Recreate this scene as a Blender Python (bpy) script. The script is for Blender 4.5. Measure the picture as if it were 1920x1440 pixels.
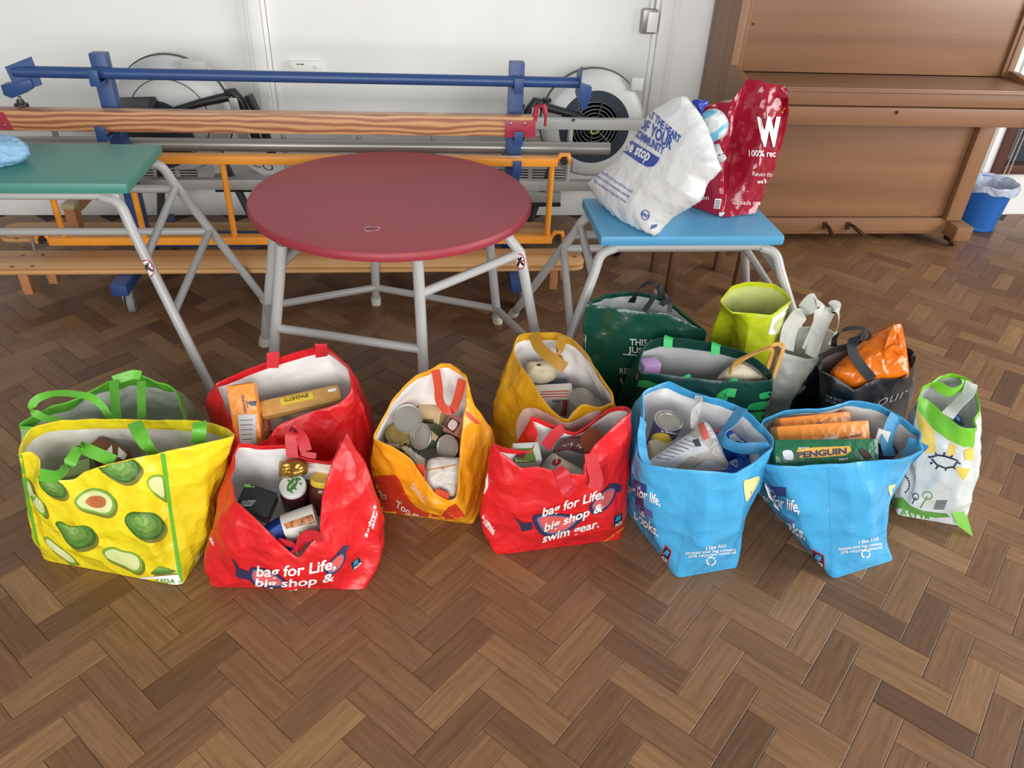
import bpy, bmesh, math, random
from mathutils import Vector, Matrix, noise, geometry
from mathutils.bvhtree import BVHTree
random.seed(7)
for o in list(bpy.data.objects): bpy.data.objects.remove(o)
scene = bpy.context.scene
COL = scene.collection
# ------------------------------------------------------------------ camera
F_PX, PITCH, ROLL, YAW, CAM_H = 1446.0, math.radians(34.0), math.radians(-2.85), math.radians(7.5), 1.58
FW = Vector((math.sin(YAW)*math.cos(PITCH), math.cos(YAW)*math.cos(PITCH), -math.sin(PITCH)))
_rt = Vector((math.cos(YAW), -math.sin(YAW), 0)); _dn = FW.cross(_rt)
RT = math.cos(ROLL)*_rt + math.sin(ROLL)*_dn
DN = -math.sin(ROLL)*_rt + math.cos(ROLL)*_dn
CAM = Vector((0, 0, CAM_H))
cam = bpy.data.cameras.new('camera'); cam_o = bpy.data.objects.new('camera', cam); COL.objects.link(cam_o)
cam.sensor_width = 36; cam.sensor_fit = 'HORIZONTAL'; cam.lens = F_PX/1920*36; cam.clip_start = 0.02
m = Matrix.Identity(4)
for i in range(3):
    m[i][0] = RT[i]; m[i][1] = -DN[i]; m[i][2] = -FW[i]; m[i][3] = CAM[i]
cam_o.matrix_world = m
scene.camera = cam_o
# ------------------------------------------------------------------ world, window light, exposure
w = bpy.data.worlds.new('world'); scene.world = w; w.use_nodes = True
bg = w.node_tree.nodes['Background']; bg.inputs[0].default_value = (0.93, 0.97, 1.0, 1); bg.inputs[1].default_value = 0.27
def area(name, loc, target, sx, sy, power, col=(1, 1, 1)):
    l = bpy.data.lights.new(name, 'AREA'); l.shape = 'RECTANGLE'; l.size = sx; l.size_y = sy; l.energy = power; l.color = col
    o = bpy.data.objects.new(name, l); COL.objects.link(o); o.location = loc
    o.rotation_euler = (Vector(target)-Vector(loc)).to_track_quat('-Z', 'Y').to_euler()
    return o
# upright windows: in the right-hand wall (pedal shadows fall to the left) and in the wall behind the photographer (sheen on piano and vinyl)
area('window_right_offscreen', (5.0, 0.9, 1.9), (0.0, 0.9, 1.9), 3.6, 2.0, 215, (1.0, 0.985, 0.96))
area('window_behind_offscreen', (-0.4, -3.0, 2.1), (-0.4, 3.0, 2.1), 5.2, 2.2, 300, (1.0, 0.99, 0.97))
vs = scene.view_settings
vs.view_transform = 'Standard'; vs.look = 'None'; vs.gamma = 1; vs.use_curve_mapping = False; vs.exposure = 0.07
# ------------------------------------------------------------------ pixel to place
def ray(x, y): return RT*((x-960)/F_PX) + DN*((y-720)/F_PX) + FW
def az(x, y, z=0.0):
    d = ray(x, y); return CAM + d*((z-CAM_H)/d.z)
def ay(x, y, Y):
    d = ray(x, y); return CAM + d*(Y/d.y)
def apl(x, y, p, n):
    d = ray(x, y); return CAM + d*((Vector(p)-CAM).dot(n)/d.dot(n))
# ------------------------------------------------------------------ materials
def lin(c): return tuple(((v/255)/12.92 if v/255 <= .04045 else ((v/255+.055)/1.055)**2.4) for v in c)
MATS = {}
def mat(name, rgb, rough=.5, metal=0., bump=None, spec=None, coat=0., trans=0., alpha=1., var=None, sheen=0., glass=0., crumple=None):
    """rgb in sRGB 0-255; bump=(scale,strength[,detail]); var=(rgb2,scale,contrast) mottled second colour; trans= share of translucent light"""
    if name in MATS: return MATS[name]
    M = bpy.data.materials.new(name); M.use_nodes = True; nt = M.node_tree; b = nt.nodes['Principled BSDF']
    b.inputs['Base Color'].default_value = (*lin(rgb), 1); b.inputs['Roughness'].default_value = rough; b.inputs['Metallic'].default_value = metal
    if spec is not None: b.inputs['Specular IOR Level'].default_value = spec
    if coat: b.inputs['Coat Weight'].default_value = coat; b.inputs['Coat Roughness'].default_value = .15
    if glass: b.inputs['Transmission Weight'].default_value = glass; b.inputs['IOR'].default_value = 1.3
    tc = nt.nodes.new('ShaderNodeTexCoord')
    if var:
        n = nt.nodes.new('ShaderNodeTexNoise'); n.inputs['Scale'].default_value = var[1]; n.inputs['Detail'].default_value = 5
        nt.links.new(tc.outputs['Object'], n.inputs['Vector'])
        r = nt.nodes.new('ShaderNodeValToRGB'); k = var[2] if len(var) > 2 else .15
        r.color_ramp.elements[0].position = .5-k; r.color_ramp.elements[1].position = .5+k
        r.color_ramp.elements[0].color = (*lin(rgb), 1); r.color_ramp.elements[1].color = (*lin(var[0]), 1)
        nt.links.new(n.outputs['Fac'], r.inputs['Fac']); nt.links.new(r.outputs['Color'], b.inputs['Base Color'])
    if crumple:
        # crumpled film: warped cell pattern gives flat facets with sharp creases
        nw = nt.nodes.new('ShaderNodeTexNoise'); nw.inputs['Scale'].default_value = crumple[0]*.35; nw.inputs['Detail'].default_value = 3
        nt.links.new(tc.outputs['Object'], nw.inputs['Vector'])
        sc = nt.nodes.new('ShaderNodeVectorMath'); sc.operation = 'SCALE'; sc.inputs['Scale'].default_value = 2.2/crumple[0]; nt.links.new(nw.outputs['Color'], sc.inputs[0])
        ad = nt.nodes.new('ShaderNodeVectorMath'); ad.operation = 'ADD'; nt.links.new(tc.outputs['Object'], ad.inputs[0]); nt.links.new(sc.outputs[0], ad.inputs[1])
        prev = None
        for k, (s_, w_) in enumerate(((1., 1.), (2.6, .4))):
            vo = nt.nodes.new('ShaderNodeTexVoronoi'); vo.inputs['Scale'].default_value = crumple[0]*s_; nt.links.new(ad.outputs[0], vo.inputs['Vector'])
            bp = nt.nodes.new('ShaderNodeBump'); bp.inputs['Strength'].default_value = min(1, crumple[1]*w_); bp.inputs['Distance'].default_value = .35/crumple[0]/s_
            nt.links.new(vo.outputs['Distance'], bp.inputs['Height'])
            if prev: nt.links.new(prev.outputs['Normal'], bp.inputs['Normal'])
            prev = bp
        nt.links.new(prev.outputs['Normal'], b.inputs['Normal'])
    if bump:
        n = nt.nodes.new('ShaderNodeTexNoise'); n.inputs['Scale'].default_value = bump[0]; n.inputs['Detail'].default_value = bump[2] if len(bump) > 2 else 3
        nt.links.new(tc.outputs['Object'], n.inputs['Vector'])
        bp = nt.nodes.new('ShaderNodeBump'); bp.inputs['Strength'].default_value = bump[1]; bp.inputs['Distance'].default_value = .012
        nt.links.new(n.outputs['Fac'], bp.inputs['Height'])
        if crumple: nt.links.new(prev.outputs['Normal'], bp.inputs['Normal'])
        nt.links.new(bp.outputs['Normal'], b.inputs['Normal'])
    out = nt.nodes['Material Output']; sh = b.outputs[0]
    if trans:
        t = nt.nodes.new('ShaderNodeBsdfTranslucent'); t.inputs[0].default_value = (*lin(rgb), 1)
        mx = nt.nodes.new('ShaderNodeMixShader'); mx.inputs[0].default_value = trans
        nt.links.new(sh, mx.inputs[1]); nt.links.new(t.outputs[0], mx.inputs[2]); sh = mx.outputs[0]
    if alpha < 1:
        t = nt.nodes.new('ShaderNodeBsdfTransparent'); mx = nt.nodes.new('ShaderNodeMixShader'); mx.inputs[0].default_value = alpha
        nt.links.new(t.outputs[0], mx.inputs[1]); nt.links.new(sh, mx.inputs[2]); sh = mx.outputs[0]
    nt.links.new(sh, out.inputs[0]); MATS[name] = M
    return M
def wood(name, c1, c2, axis='X', scale=14., stretch=.06, dist=3., rough=.4, bands=True, coat=0., wscale=None):
    """long-grain wood: grain runs along `axis` of the object"""
    if name in MATS: return MATS[name]
    M = bpy.data.materials.new(name); M.use_nodes = True; nt = M.node_tree; b = nt.nodes['Principled BSDF']; L = nt.links.new
    tc = nt.nodes.new('ShaderNodeTexCoord'); mp = nt.nodes.new('ShaderNodeMapping'); L(tc.outputs['Object'], mp.inputs['Vector'])
    mp.inputs['Scale'].default_value = tuple(stretch if a == axis else 1. for a in 'XYZ')
    n = nt.nodes.new('ShaderNodeTexNoise'); n.inputs['Scale'].default_value = scale; n.inputs['Detail'].default_value = 6; n.inputs['Distortion'].default_value = .6
    L(mp.outputs[0], n.inputs['Vector'])
    fac = n.outputs['Fac']
    if bands:
        wv = nt.nodes.new('ShaderNodeTexWave'); wv.bands_direction = 'Z' if axis != 'Z' else 'X'
        wv.inputs['Scale'].default_value = wscale or scale*1.1; wv.inputs['Distortion'].default_value = dist; wv.inputs['Detail'].default_value = 2; wv.inputs['Detail Scale'].default_value = .7
        L(mp.outputs[0], wv.inputs['Vector'])
        mx = nt.nodes.new('ShaderNodeMath'); mx.operation = 'MULTIPLY_ADD'; L(wv.outputs['Fac'], mx.inputs[0]); mx.inputs[1].default_value = .62
        m2 = nt.nodes.new('ShaderNodeMath'); m2.operation = 'MULTIPLY'; L(n.outputs['Fac'], m2.inputs[0]); m2.inputs[1].default_value = .4; L(m2.outputs[0], mx.inputs[2]); fac = mx.outputs[0]
    r = nt.nodes.new('ShaderNodeValToRGB'); r.color_ramp.elements[0].position = .25; r.color_ramp.elements[1].position = .75
    r.color_ramp.elements[0].color = (*lin(c1), 1); r.color_ramp.elements[1].color = (*lin(c2), 1)
    L(fac, r.inputs['Fac']); L(r.outputs[0], b.inputs['Base Color'])
    b.inputs['Roughness'].default_value = rough
    if coat: b.inputs['Coat Weight'].default_value = coat; b.inputs['Coat Roughness'].default_value = .2
    MATS[name] = M
    return M
# ------------------------------------------------------------------ mesh building
WORLD = {}          # object name -> (verts in world, faces) for later ray casts
class MB:
    def __init__(s): s.v = []; s.f = []; s.smooth = []
    def add(s, vs, fs, smooth=True):
        k = len(s.v); s.v += [Vector(v) for v in vs]; s.f += [tuple(i+k for i in f) for f in fs]; s.smooth += [smooth]*len(fs); return s
    def box(s, lo, hi, bev=0.0, rot=None, at=None):
        lo = Vector(lo); hi = Vector(hi); bm = bmesh.new()
        bmesh.ops.create_cube(bm, size=1); c = (lo+hi)/2; d = hi-lo
        for v in bm.verts: v.co = Vector((v.co.x*d.x, v.co.y*d.y, v.co.z*d.z))
        if bev: bmesh.ops.bevel(bm, geom=bm.edges[:], offset=min(bev, min(d)*.45), segments=2, profile=.6, affect='EDGES')
        R = rot if rot is not None else Matrix.Identity(3)
        bm.verts.index_update()
        s.add([R @ v.co + (Vector(at) if at is not None else c) for v in bm.verts], [[v.index for v in f.verts] for f in bm.faces], False); bm.free(); return s
    def tube(s, pts, r, n=10, cap=True):
        pts = [Vector(p) for p in pts]; rr = r if isinstance(r, (list, tuple)) else [r]*len(pts)
        rings = []; up = None
        for i, p in enumerate(pts):
            t = (pts[min(i+1, len(pts)-1)] - pts[max(i-1, 0)]).normalized()
            if up is None: up = t.orthogonal().normalized()
            up = (up - t*up.dot(t)).normalized(); sd = t.cross(up)
            rings.append([p + (up*math.cos(a)+sd*math.sin(a))*rr[i] for a in [2*math.pi*k/n for k in range(n)]])
        vs = [v for q in rings for v in q]; fs = []
        for i in range(len(rings)-1):
            for k in range(n): fs.append((i*n+k, i*n+(k+1) % n, (i+1)*n+(k+1) % n, (i+1)*n+k))
        s.add(vs, fs, True)
        if cap:
            s.add(rings[0], [tuple(range(n))[::-1]], False); s.add(rings[-1], [tuple(range(n))], False)
        return s
    def lathe(s, prof, c, axis=(0, 0, 1), n=28, ref=None, smooth=True):
        """prof: (radius, along) pairs"""
        c = Vector(c); ax = Vector(axis).normalized(); u = ax.orthogonal().normalized() if ref is None else (Vector(ref)-ax*Vector(ref).dot(ax)).normalized(); w2 = ax.cross(u)
        vs = []; fs = []
        for r, a in prof:
            for k in range(n):
                t = 2*math.pi*k/n; vs.append(c+ax*a+(u*math.cos(t)+w2*math.sin(t))*r)
        for i in range(len(prof)-1):
            for k in range(n): fs.append((i*n+k, i*n+(k+1) % n, (i+1)*n+(k+1) % n, (i+1)*n+k))
        s.add(vs, fs, smooth)
        for i, rev in ((0, True), (len(prof)-1, False)):
            if prof[i][0] > 1e-4 : s.add(vs[i*n:(i+1)*n], [tuple(range(n))[::-1] if rev else tuple(range(n))], False)
        return s
    def prism(s, poly, off, bev=0):
        """poly: 3-D points (flat), extruded by vector off"""
        n = len(poly); P = [Vector(p) for p in poly]; off = Vector(off)
        vs = P+[p+off for p in P]; fs = [tuple(range(n))[::-1], tuple(range(n, 2*n))]+[(k, (k+1) % n, n+(k+1) % n, n+k) for k in range(n)]
        if bev:
            bm = bmesh.new(); bv = [bm.verts.new(v) for v in vs]
            for f in fs: bm.faces.new([bv[i] for i in f])
            bmesh.ops.recalc_face_normals(bm, faces=bm.faces[:])
            bmesh.ops.bevel(bm, geom=bm.edges[:], offset=bev, segments=2, profile=.6, affect='EDGES'); bm.verts.index_update()
            s.add([v.co.copy() for v in bm.verts], [[v.index for v in f.verts] for f in bm.faces], False); bm.free(); return s
        return s.add(vs, fs, False)
    def ribbon(s, pts, wid, side=None, th=.0018, sub=6):
        """flat strap through pts; `side` = width direction (vector, or list per point)"""
        P = spline([Vector(p) for p in pts], sub) if sub else [Vector(p) for p in pts]
        n = len(P); vs = []
        for i, p in enumerate(P):
            t = (P[min(i+1, n-1)]-P[max(i-1, 0)]).normalized()
            if isinstance(side, list):
                k = i/(n-1)*(len(side)-1); a = int(min(k, len(side)-2)); sd = Vector(side[a]).lerp(Vector(side[a+1]), k-a)
            else: sd = Vector(side)
            sd = (sd - t*sd.dot(t)).normalized(); nn = t.cross(sd)
            for a, b in ((-1, -1), (1, -1), (1, 1), (-1, 1)): vs.append(p+sd*(a*wid/2)+nn*(b*th/2))
        fs = [(0, 1, 2, 3), tuple((n-1)*4+k for k in (3, 2, 1, 0))]
        for i in range(n-1):
            for k in range(4): fs.append((i*4+k, (i+1)*4+k, (i+1)*4+(k+1) % 4, i*4+(k+1) % 4))
        return s.add(vs, fs, True)
    def build(s, name, material, parent=None, base=None, kind=None, autosmooth=True):
        base = Vector(base) if base is not None else (parent['_b'] if False else Vector((0, 0, 0)))
        off = world_base(parent) if parent is not None else base
        me = bpy.data.meshes.new(name); me.from_pydata([tuple(v-off) for v in s.v], [], s.f)
        me.update()
        bm = bmesh.new(); bm.from_mesh(me); bmesh.ops.remove_doubles(bm, verts=bm.verts[:], dist=1e-6)
        bmesh.ops.recalc_face_normals(bm, faces=bm.faces[:]); bm.to_mesh(me); bm.free()
        me.polygons.foreach_set('use_smooth', [True]*len(me.polygons)); me.set_sharp_from_angle(angle=math.radians(42)); me.update()
        o = bpy.data.objects.new(name, me); COL.objects.link(o)
        if material is not None: me.materials.append(material)
        if parent is not None: o.parent = parent
        else: o.location = off
        if kind: o['kind'] = kind
        WORLD[o.name] = ([v.copy() for v in s.v], list(s.f)); return o
def world_base(o):
    p = Vector((0, 0, 0))
    while o is not None: p += Vector(o.location); o = o.parent
    return p
def spline(P, sub=6, closed=False, ten=.5):
    out = []; n = len(P); rng = range(n) if closed else range(n-1)
    for i in rng:
        p0 = P[(i-1) % n] if closed or i > 0 else P[0]*2-P[1]; p1 = P[i]; p2 = P[(i+1) % n]; p3 = P[(i+2) % n] if closed or i+2 < n else P[n-1]*2-P[n-2]
        for k in range(sub):
            t = k/sub; m1 = (p2-p0)*ten; m2 = (p3-p1)*ten
            out.append(p1*(2*t**3-3*t*t+1)+m1*(t**3-2*t*t+t)+p2*(-2*t**3+3*t*t)+m2*(t**3-t*t))
    if not closed: out.append(P[-1].copy())
    return out
def tag(o, label, cat, group=None):
    o['label'] = label; o['category'] = cat
    if group: o['group'] = group
    return o
def thing(name, label, cat, base=(0, 0, 0), group=None):
    o = bpy.data.objects.new(name, None); COL.objects.link(o); o.location = base; o.empty_display_size = .05
    return tag(o, label, cat, group)
def struct(mb, name, material, base=(0, 0, 0), parent=None):
    o = mb.build(name, material, parent, base)
    if parent is None: o['kind'] = 'structure'
    return o
# ------------------------------------------------------------------ flat print laid on a surface
def bvh_of(objs):
    vs = []; fs = []
    for o in objs:
        a, b = WORLD[o.name]; k = len(vs); vs += a; fs += [tuple(i+k for i in f) for f in b]
    return BVHTree.FromPolygons([tuple(v) for v in vs], fs)
BV = {}
def lay(target, pts2, tris, name, material, parent, lift=.0015, jump=.05, one=False):
    """lay a 2-D print (photo-pixel outline) onto the surface of `target`"""
    tg = target if isinstance(target, (list, tuple)) else [target]
    key = tuple(o.name for o in tg)
    if key not in BV: BV[key] = bvh_of(tg)
    bv = BV[key]; P = []; D = []
    for x, y in pts2:
        d = ray(x, y).normalized(); loc, nor, idx, dist = bv.ray_cast(CAM, d)
        if loc is None: P.append(None); D.append(0); continue
        if nor.dot(d) > 0: nor = -nor
        nor = (nor - d*.6).normalized(); P.append(loc+nor*lift); D.append(dist)
    mb = MB(); use = {}; vs = []; fs = []
    for t in tris:
        if any(P[i] is None for i in t): continue
        if max(D[i] for i in t)-min(D[i] for i in t) > jump: continue
        f = []
        for i in t:
            if i not in use: use[i] = len(vs); vs.append(P[i])
            f.append(use[i])
        fs.append(f)
    if not fs: return None
    if one:      # keep the one connected piece that shows
        par = list(range(len(vs)))
        def fd(a):
            while par[a] != a: par[a] = par[par[a]]; a = par[a]
            return a
        for f in fs:
            for i in f[1:]: par[fd(i)] = fd(f[0])
        cnt = {}
        for f in fs: cnt[fd(f[0])] = cnt.get(fd(f[0]), 0)+1
        bst = max(cnt, key=cnt.get); fs = [f for f in fs if fd(f[0]) == bst]
        us = sorted({i for f in fs for i in f}); mp_ = {a: k for k, a in enumerate(us)}; vs = [vs[i] for i in us]; fs = [[mp_[i] for i in f] for f in fs]
    mb.add(vs, fs, True)
    return mb.build(name, material, parent)
def text2(s, bold=0., shear=0.):
    cu = bpy.data.curves.new('t', 'FONT'); cu.body = s; cu.offset = bold; cu.shear = shear; cu.resolution_u = 3
    ob = bpy.data.objects.new('t', cu); me = bpy.data.meshes.new_from_object(ob)
    bm = bmesh.new(); bm.from_mesh(me); bmesh.ops.remove_doubles(bm, verts=bm.verts[:], dist=1e-5); bmesh.ops.triangulate(bm, faces=bm.faces[:])
    bm.verts.index_update(); v = [(q.co.x, q.co.y) for q in bm.verts]; f = [[q.index for q in p.verts] for p in bm.faces]
    bm.free(); bpy.data.meshes.remove(me); bpy.data.objects.remove(ob); bpy.data.curves.remove(cu)
    return v, f
def refine(v, f, mx):
    """split triangles until no edge is longer than mx pixels"""
    v = list(v)
    for _ in range(5):
        mid = {}; out = []; done = True
        def ln(a, b): return math.hypot(v[a][0]-v[b][0], v[a][1]-v[b][1])
        def md(a, b):
            k = (min(a, b), max(a, b))
            if k not in mid: mid[k] = len(v); v.append(((v[a][0]+v[b][0])/2, (v[a][1]+v[b][1])/2))
            return mid[k]
        for a, b, c in f:
            L = [(ln(a, b), a, b, c), (ln(b, c), b, c, a), (ln(c, a), c, a, b)]
            L.sort(reverse=True); d, p, q, r = L[0]
            if d <= mx: out.append([a, b, c])
            else: k = md(p, q); out += [[p, k, r], [k, q, r]]; done = False
        f = out
        if done: break
    return v, f
def print_text(target, s, p0, p1, up, name, material, parent, bold=.02, shear=0., lift=.0022, mx=7, jump=.05, bend=0., end=None):
    """text from pixel p0 to p1 along the baseline, capital height vector `up` in pixels"""
    v, f = text2(s, bold, shear)
    if not v: return None
    x0 = min(q[0] for q in v); x1 = max(q[0] for q in v); ch = .70
    pts = []
    u1 = end or up
    for x, y in v:
        a = (x-x0)/(x1-x0); b = y/ch; ux = up[0]+(u1[0]-up[0])*a; uy = up[1]+(u1[1]-up[1])*a
        pts.append((p0[0]+(p1[0]-p0[0])*a+ux*b, p0[1]+(p1[1]-p0[1])*a+uy*b+bend*4*a*(1-a)))
    pts, f = refine(pts, f, mx)
    return lay(target, pts, f, name, material, parent, lift, jump)
def print_poly(target, poly, name, material, parent, lift=.0014, step=7, smooth=False, jump=.05):
    step = min(step, 5)
    P = [Vector((p[0], p[1])) for p in poly]
    if smooth: P = [Vector((q.x, q.y)) for q in spline([Vector((p.x, p.y, 0)) for p in P], 5, True)]
    B = []
    for i in range(len(P)):
        a = P[i]; b = P[(i+1) % len(P)]; k = max(1, int((b-a).length/step))
        for j in range(k): B.append(a.lerp(b, j/k))
    n = len(B); xs = [p.x for p in B]; ys = [p.y for p in B]; pts = B[:]
    def inside(x, y):
        c = False; j = len(P)-1
        for i in range(len(P)):
            if (P[i].y > y) != (P[j].y > y) and x < (P[j].x-P[i].x)*(y-P[i].y)/(P[j].y-P[i].y)+P[i].x: c = not c
            j = i
        return c
    x = min(xs)+step/2
    while x < max(xs):
        y = min(ys)+step/2
        while y < max(ys):
            if inside(x, y): pts.append(Vector((x, y)))
            y += step
        x += step
    r = geometry.delaunay_2d_cdt(pts, [(i, (i+1) % n) for i in range(n)], [list(range(n))], 1, 1e-4)
    return lay(target, [(p.x, p.y) for p in r[0]], [list(t) for t in r[2]], name, material, parent, lift, jump, True)
def print_line(target, pts, wid, name, material, parent, lift=.002, closed=False):
    P = [Vector((p[0], p[1])) for p in pts]; n = len(P); v = []; f = []
    Q = []
    for i in range(n if closed else n-1):
        a = P[i]; b = P[(i+1) % n]; k = max(1, int((b-a).length/6))
        Q += [a.lerp(b, j/k) for j in range(k)]
    if not closed: Q.append(P[-1])
    m_ = len(Q)
    for i, p in enumerate(Q):
        t = (Q[(i+1) % m_]-Q[i-1]) if closed else (Q[min(i+1, m_-1)]-Q[max(i-1, 0)])
        t.normalize(); s = Vector((-t.y, t.x))*wid/2; v += [(p+s)[:], (p-s)[:]]
    for i in range(m_ if closed else m_-1):
        a = 2*i; b = 2*((i+1) % m_); f += [[a, b, a+1], [b, b+1, a+1]]
    return lay(target, v, f, name, material, parent, lift)
def print_marks(target, p0, p1, up, name, material, parent, lift=.0022, seed=1):
    """a line of print too small to read: short strokes along the baseline"""
    r = random.Random(seed); a = Vector(p0); d = Vector(p1)-a; u = Vector(up); t = 0.; v = []; f = []
    while t < .97:
        w_ = r.uniform(.025, .06); h_ = r.choice((.6, .6, 1.)); k = len(v)
        for q in (a+d*t, a+d*min(1, t+w_), a+d*min(1, t+w_)+u*h_, a+d*t+u*h_): v.append(q[:])
        f += [[k, k+1, k+2], [k, k+2, k+3]]; t += w_+r.choice((.012, .012, .05))
    o = lay(target, v, f, name, material, parent, lift)
    if o: o['kind'] = 'stuff'
    return o
def circ(cx, cy, rx, ry, n=20, rot=0.):
    c, s = math.cos(rot), math.sin(rot)
    return [(cx+rx*math.cos(2*math.pi*k/n)*c-ry*math.sin(2*math.pi*k/n)*s, cy+rx*math.cos(2*math.pi*k/n)*s+ry*math.sin(2*math.pi*k/n)*c) for k in range(n)]
# ================================================================== THE ROOM
WALL_Y = 3.97
m_wall = mat('wall_paint', (238, 238, 235), .75, bump=(60, .05), var=((231, 231, 228), 3., .25))
m_trim = mat('trim_paint', (238, 238, 235), .45)
m_heater = mat('heater_enamel', (222, 223, 221), .4)
m_dark = mat('dark_gap', (22, 22, 24), .8)
# ---- parquet floor: herringbone blocks
BW, BL = .0716, .2148
def floor_mat():
    M = bpy.data.materials.new('parquet_wood'); M.use_nodes = True; nt = M.node_tree; b = nt.nodes['Principled BSDF']; L = nt.links.new; N = nt.nodes.new
    oi = N('ShaderNodeObjectInfo'); ge = N('ShaderNodeNewGeometry')
    ad = N('ShaderNodeMath'); ad.operation = 'ADD'; L(oi.outputs['Random'], ad.inputs[0]); L(ge.outputs['Random Per Island'], ad.inputs[1])
    fr = N('ShaderNodeMath'); fr.operation = 'FRACT'; L(ad.outputs[0], fr.inputs[0])
    uv = N('ShaderNodeUVMap'); uv.uv_map = 'grain'
    sc = N('ShaderNodeVectorMath'); sc.operation = 'SCALE'; cb = N('ShaderNodeCombineXYZ'); L(fr.outputs[0], cb.inputs[0]); L(fr.outputs[0], cb.inputs[1]); L(cb.outputs[0], sc.inputs[0]); sc.inputs['Scale'].default_value = 37.
    va = N('ShaderNodeVectorMath'); va.operation = 'ADD'; L(uv.outputs[0], va.inputs[0]); L(sc.outputs[0], va.inputs[1])
    mp = N('ShaderNodeMapping'); mp.inputs['Scale'].default_value = (5., 75., 1); L(va.outputs[0], mp.inputs['Vector'])
    n1 = N('ShaderNodeTexNoise'); n1.inputs['Scale'].default_value = 1.; n1.inputs['Detail'].default_value = 7; n1.inputs['Roughness'].default_value = .65; n1.inputs['Distortion'].default_value = .5; L(mp.outputs[0], n1.inputs['Vector'])
    mp2 = N('ShaderNodeMapping'); mp2.inputs['Scale'].default_value = (18., 420., 1); L(va.outputs[0], mp2.inputs['Vector'])
    n2 = N('ShaderNodeTexNoise'); n2.inputs['Scale'].default_value = 1.; n2.inputs['Detail'].default_value = 3; L(mp2.outputs[0], n2.inputs['Vector'])
    r = N('ShaderNodeValToRGB'); e = r.color_ramp.elements
    e[0].position = 0; e[0].color = (*lin((100, 70, 48)), 1); e[1].position = 1; e[1].color = (*lin((152, 115, 78)), 1)
    for p, c in ((.12, (116, 82, 56)), (.4, (127, 92, 63)), (.7, (135, 99, 68)), (.9, (142, 106, 72))):
        x = e.new(p); x.color = (*lin(c), 1)
    L(fr.outputs[0], r.inputs['Fac'])
    mr = N('ShaderNodeMapRange'); mr.inputs[1].default_value = .3; mr.inputs[2].default_value = .75; mr.inputs[3].default_value = .66; mr.inputs[4].default_value = 1.22; L(n1.outputs['Fac'], mr.inputs[0])
    mr2 = N('ShaderNodeMapRange'); mr2.inputs[1].default_value = .3; mr2.inputs[2].default_value = .7; mr2.inputs[3].default_value = .88; mr2.inputs[4].default_value = 1.1; L(n2.outputs['Fac'], mr2.inputs[0])
    mu = N('ShaderNodeMath'); mu.operation = 'MULTIPLY'; L(mr.outputs[0], mu.inputs[0]); L(mr2.outputs[0], mu.inputs[1])
    vm = N('ShaderNodeVectorMath'); vm.operation = 'SCALE'; L(r.outputs[0], vm.inputs[0]); L(mu.outputs[0], vm.inputs['Scale']); L(vm.outputs[0], b.inputs['Base Color'])
    b.inputs['Roughness'].default_value = .38; b.inputs['Specular IOR Level'].default_value = .42
    bp = N('ShaderNodeBump'); bp.inputs['Strength'].default_value = .12; bp.inputs['Distance'].default_value = .002; L(n1.outputs['Fac'], bp.inputs['Height']); L(bp.outputs[0], b.inputs['Normal'])
    return M
m_block = floor_mat()
m_sub = mat('floor_joint', (58, 40, 29), .8)
floor = struct(MB().box((-3.6, -.6, -.06), (4.2, WALL_Y, -.0035)), 'floor', m_sub)
def block_geo(Lx, Wy, g=.0005, ch=.0011, top=0., bot=-.004):
    a, b_ = Lx/2-g, Wy/2-g
    vs = [(-a, -b_, bot), (a, -b_, bot), (a, b_, bot), (-a, b_, bot), (-a, -b_, top-ch*.6), (a, -b_, top-ch*.6), (a, b_, top-ch*.6), (-a, b_, top-ch*.6),
          (-a+ch, -b_+ch, top), (a-ch, -b_+ch, top), (a-ch, b_-ch, top), (-a+ch, b_-ch, top)]
    fs = [(0, 1, 5, 4), (1, 2, 6, 5), (2, 3, 7, 6), (3, 0, 4, 7), (4, 5, 9, 8), (5, 6, 10, 9), (6, 7, 11, 10), (7, 4, 8, 11), (8, 9, 10, 11)]
    return vs, fs
bv_, bf_ = block_geo(BL, BW)
def grain_uv(me, uvs):
    l = me.uv_layers.new(name='grain')
    for i, lp in enumerate(me.loops): l.data[i].uv = uvs[lp.vertex_index]
bme = bpy.data.meshes.new('parquet_block'); bme.from_pydata(bv_, [], bf_); grain_uv(bme, [(v[0], v[1]) for v in bv_]); bme.materials.append(m_block)
P0 = az(935, 1251.7); R2 = math.sqrt(2); ee = Vector((1, 1, 0))/R2; nn_ = Vector((1, -1, 0))/R2
blocks = []
for i in range(-14, 15):
    for j in range(-34, 46):
        P = P0 + Vector((i*BL*R2, -j*BW*R2, 0))
        for c, ang in ((P-ee*BL/2-nn_*BW/2, math.pi/4), (P+nn_*BL/2-ee*BW/2, -math.pi/4)):
            if -3.5 < c.x < 4.1 and -.4 < c.y < WALL_Y-.02:
                d = c-CAM; zc = d.dot(FW); px = 960+F_PX*d.dot(RT)/zc if zc > .1 else 9e9; py = 720+F_PX*d.dot(DN)/zc if zc > .1 else 9e9
                vis = -60 < px < 1980 and 380 < py < 1500
                if vis:        # in the open, not under the row of bags
                    hid = (690 < py < 1040 and 60 < px < 1700)
                    vis = not hid
                blocks.append((0 if vis else 1, d.length, Vector((c.x, c.y, random.uniform(-.0005, .0003))), ang))
blocks.sort(key=lambda q: (q[0], q[1]))
for k, (a_, b_, c, ang) in enumerate(blocks[:300]):
    o = bpy.data.objects.new('parquet_block', bme); COL.objects.link(o); o.parent = floor; o.location = c; o.rotation_euler = (0, 0, ang)
vs = []; fs = []; uvs = []
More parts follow.
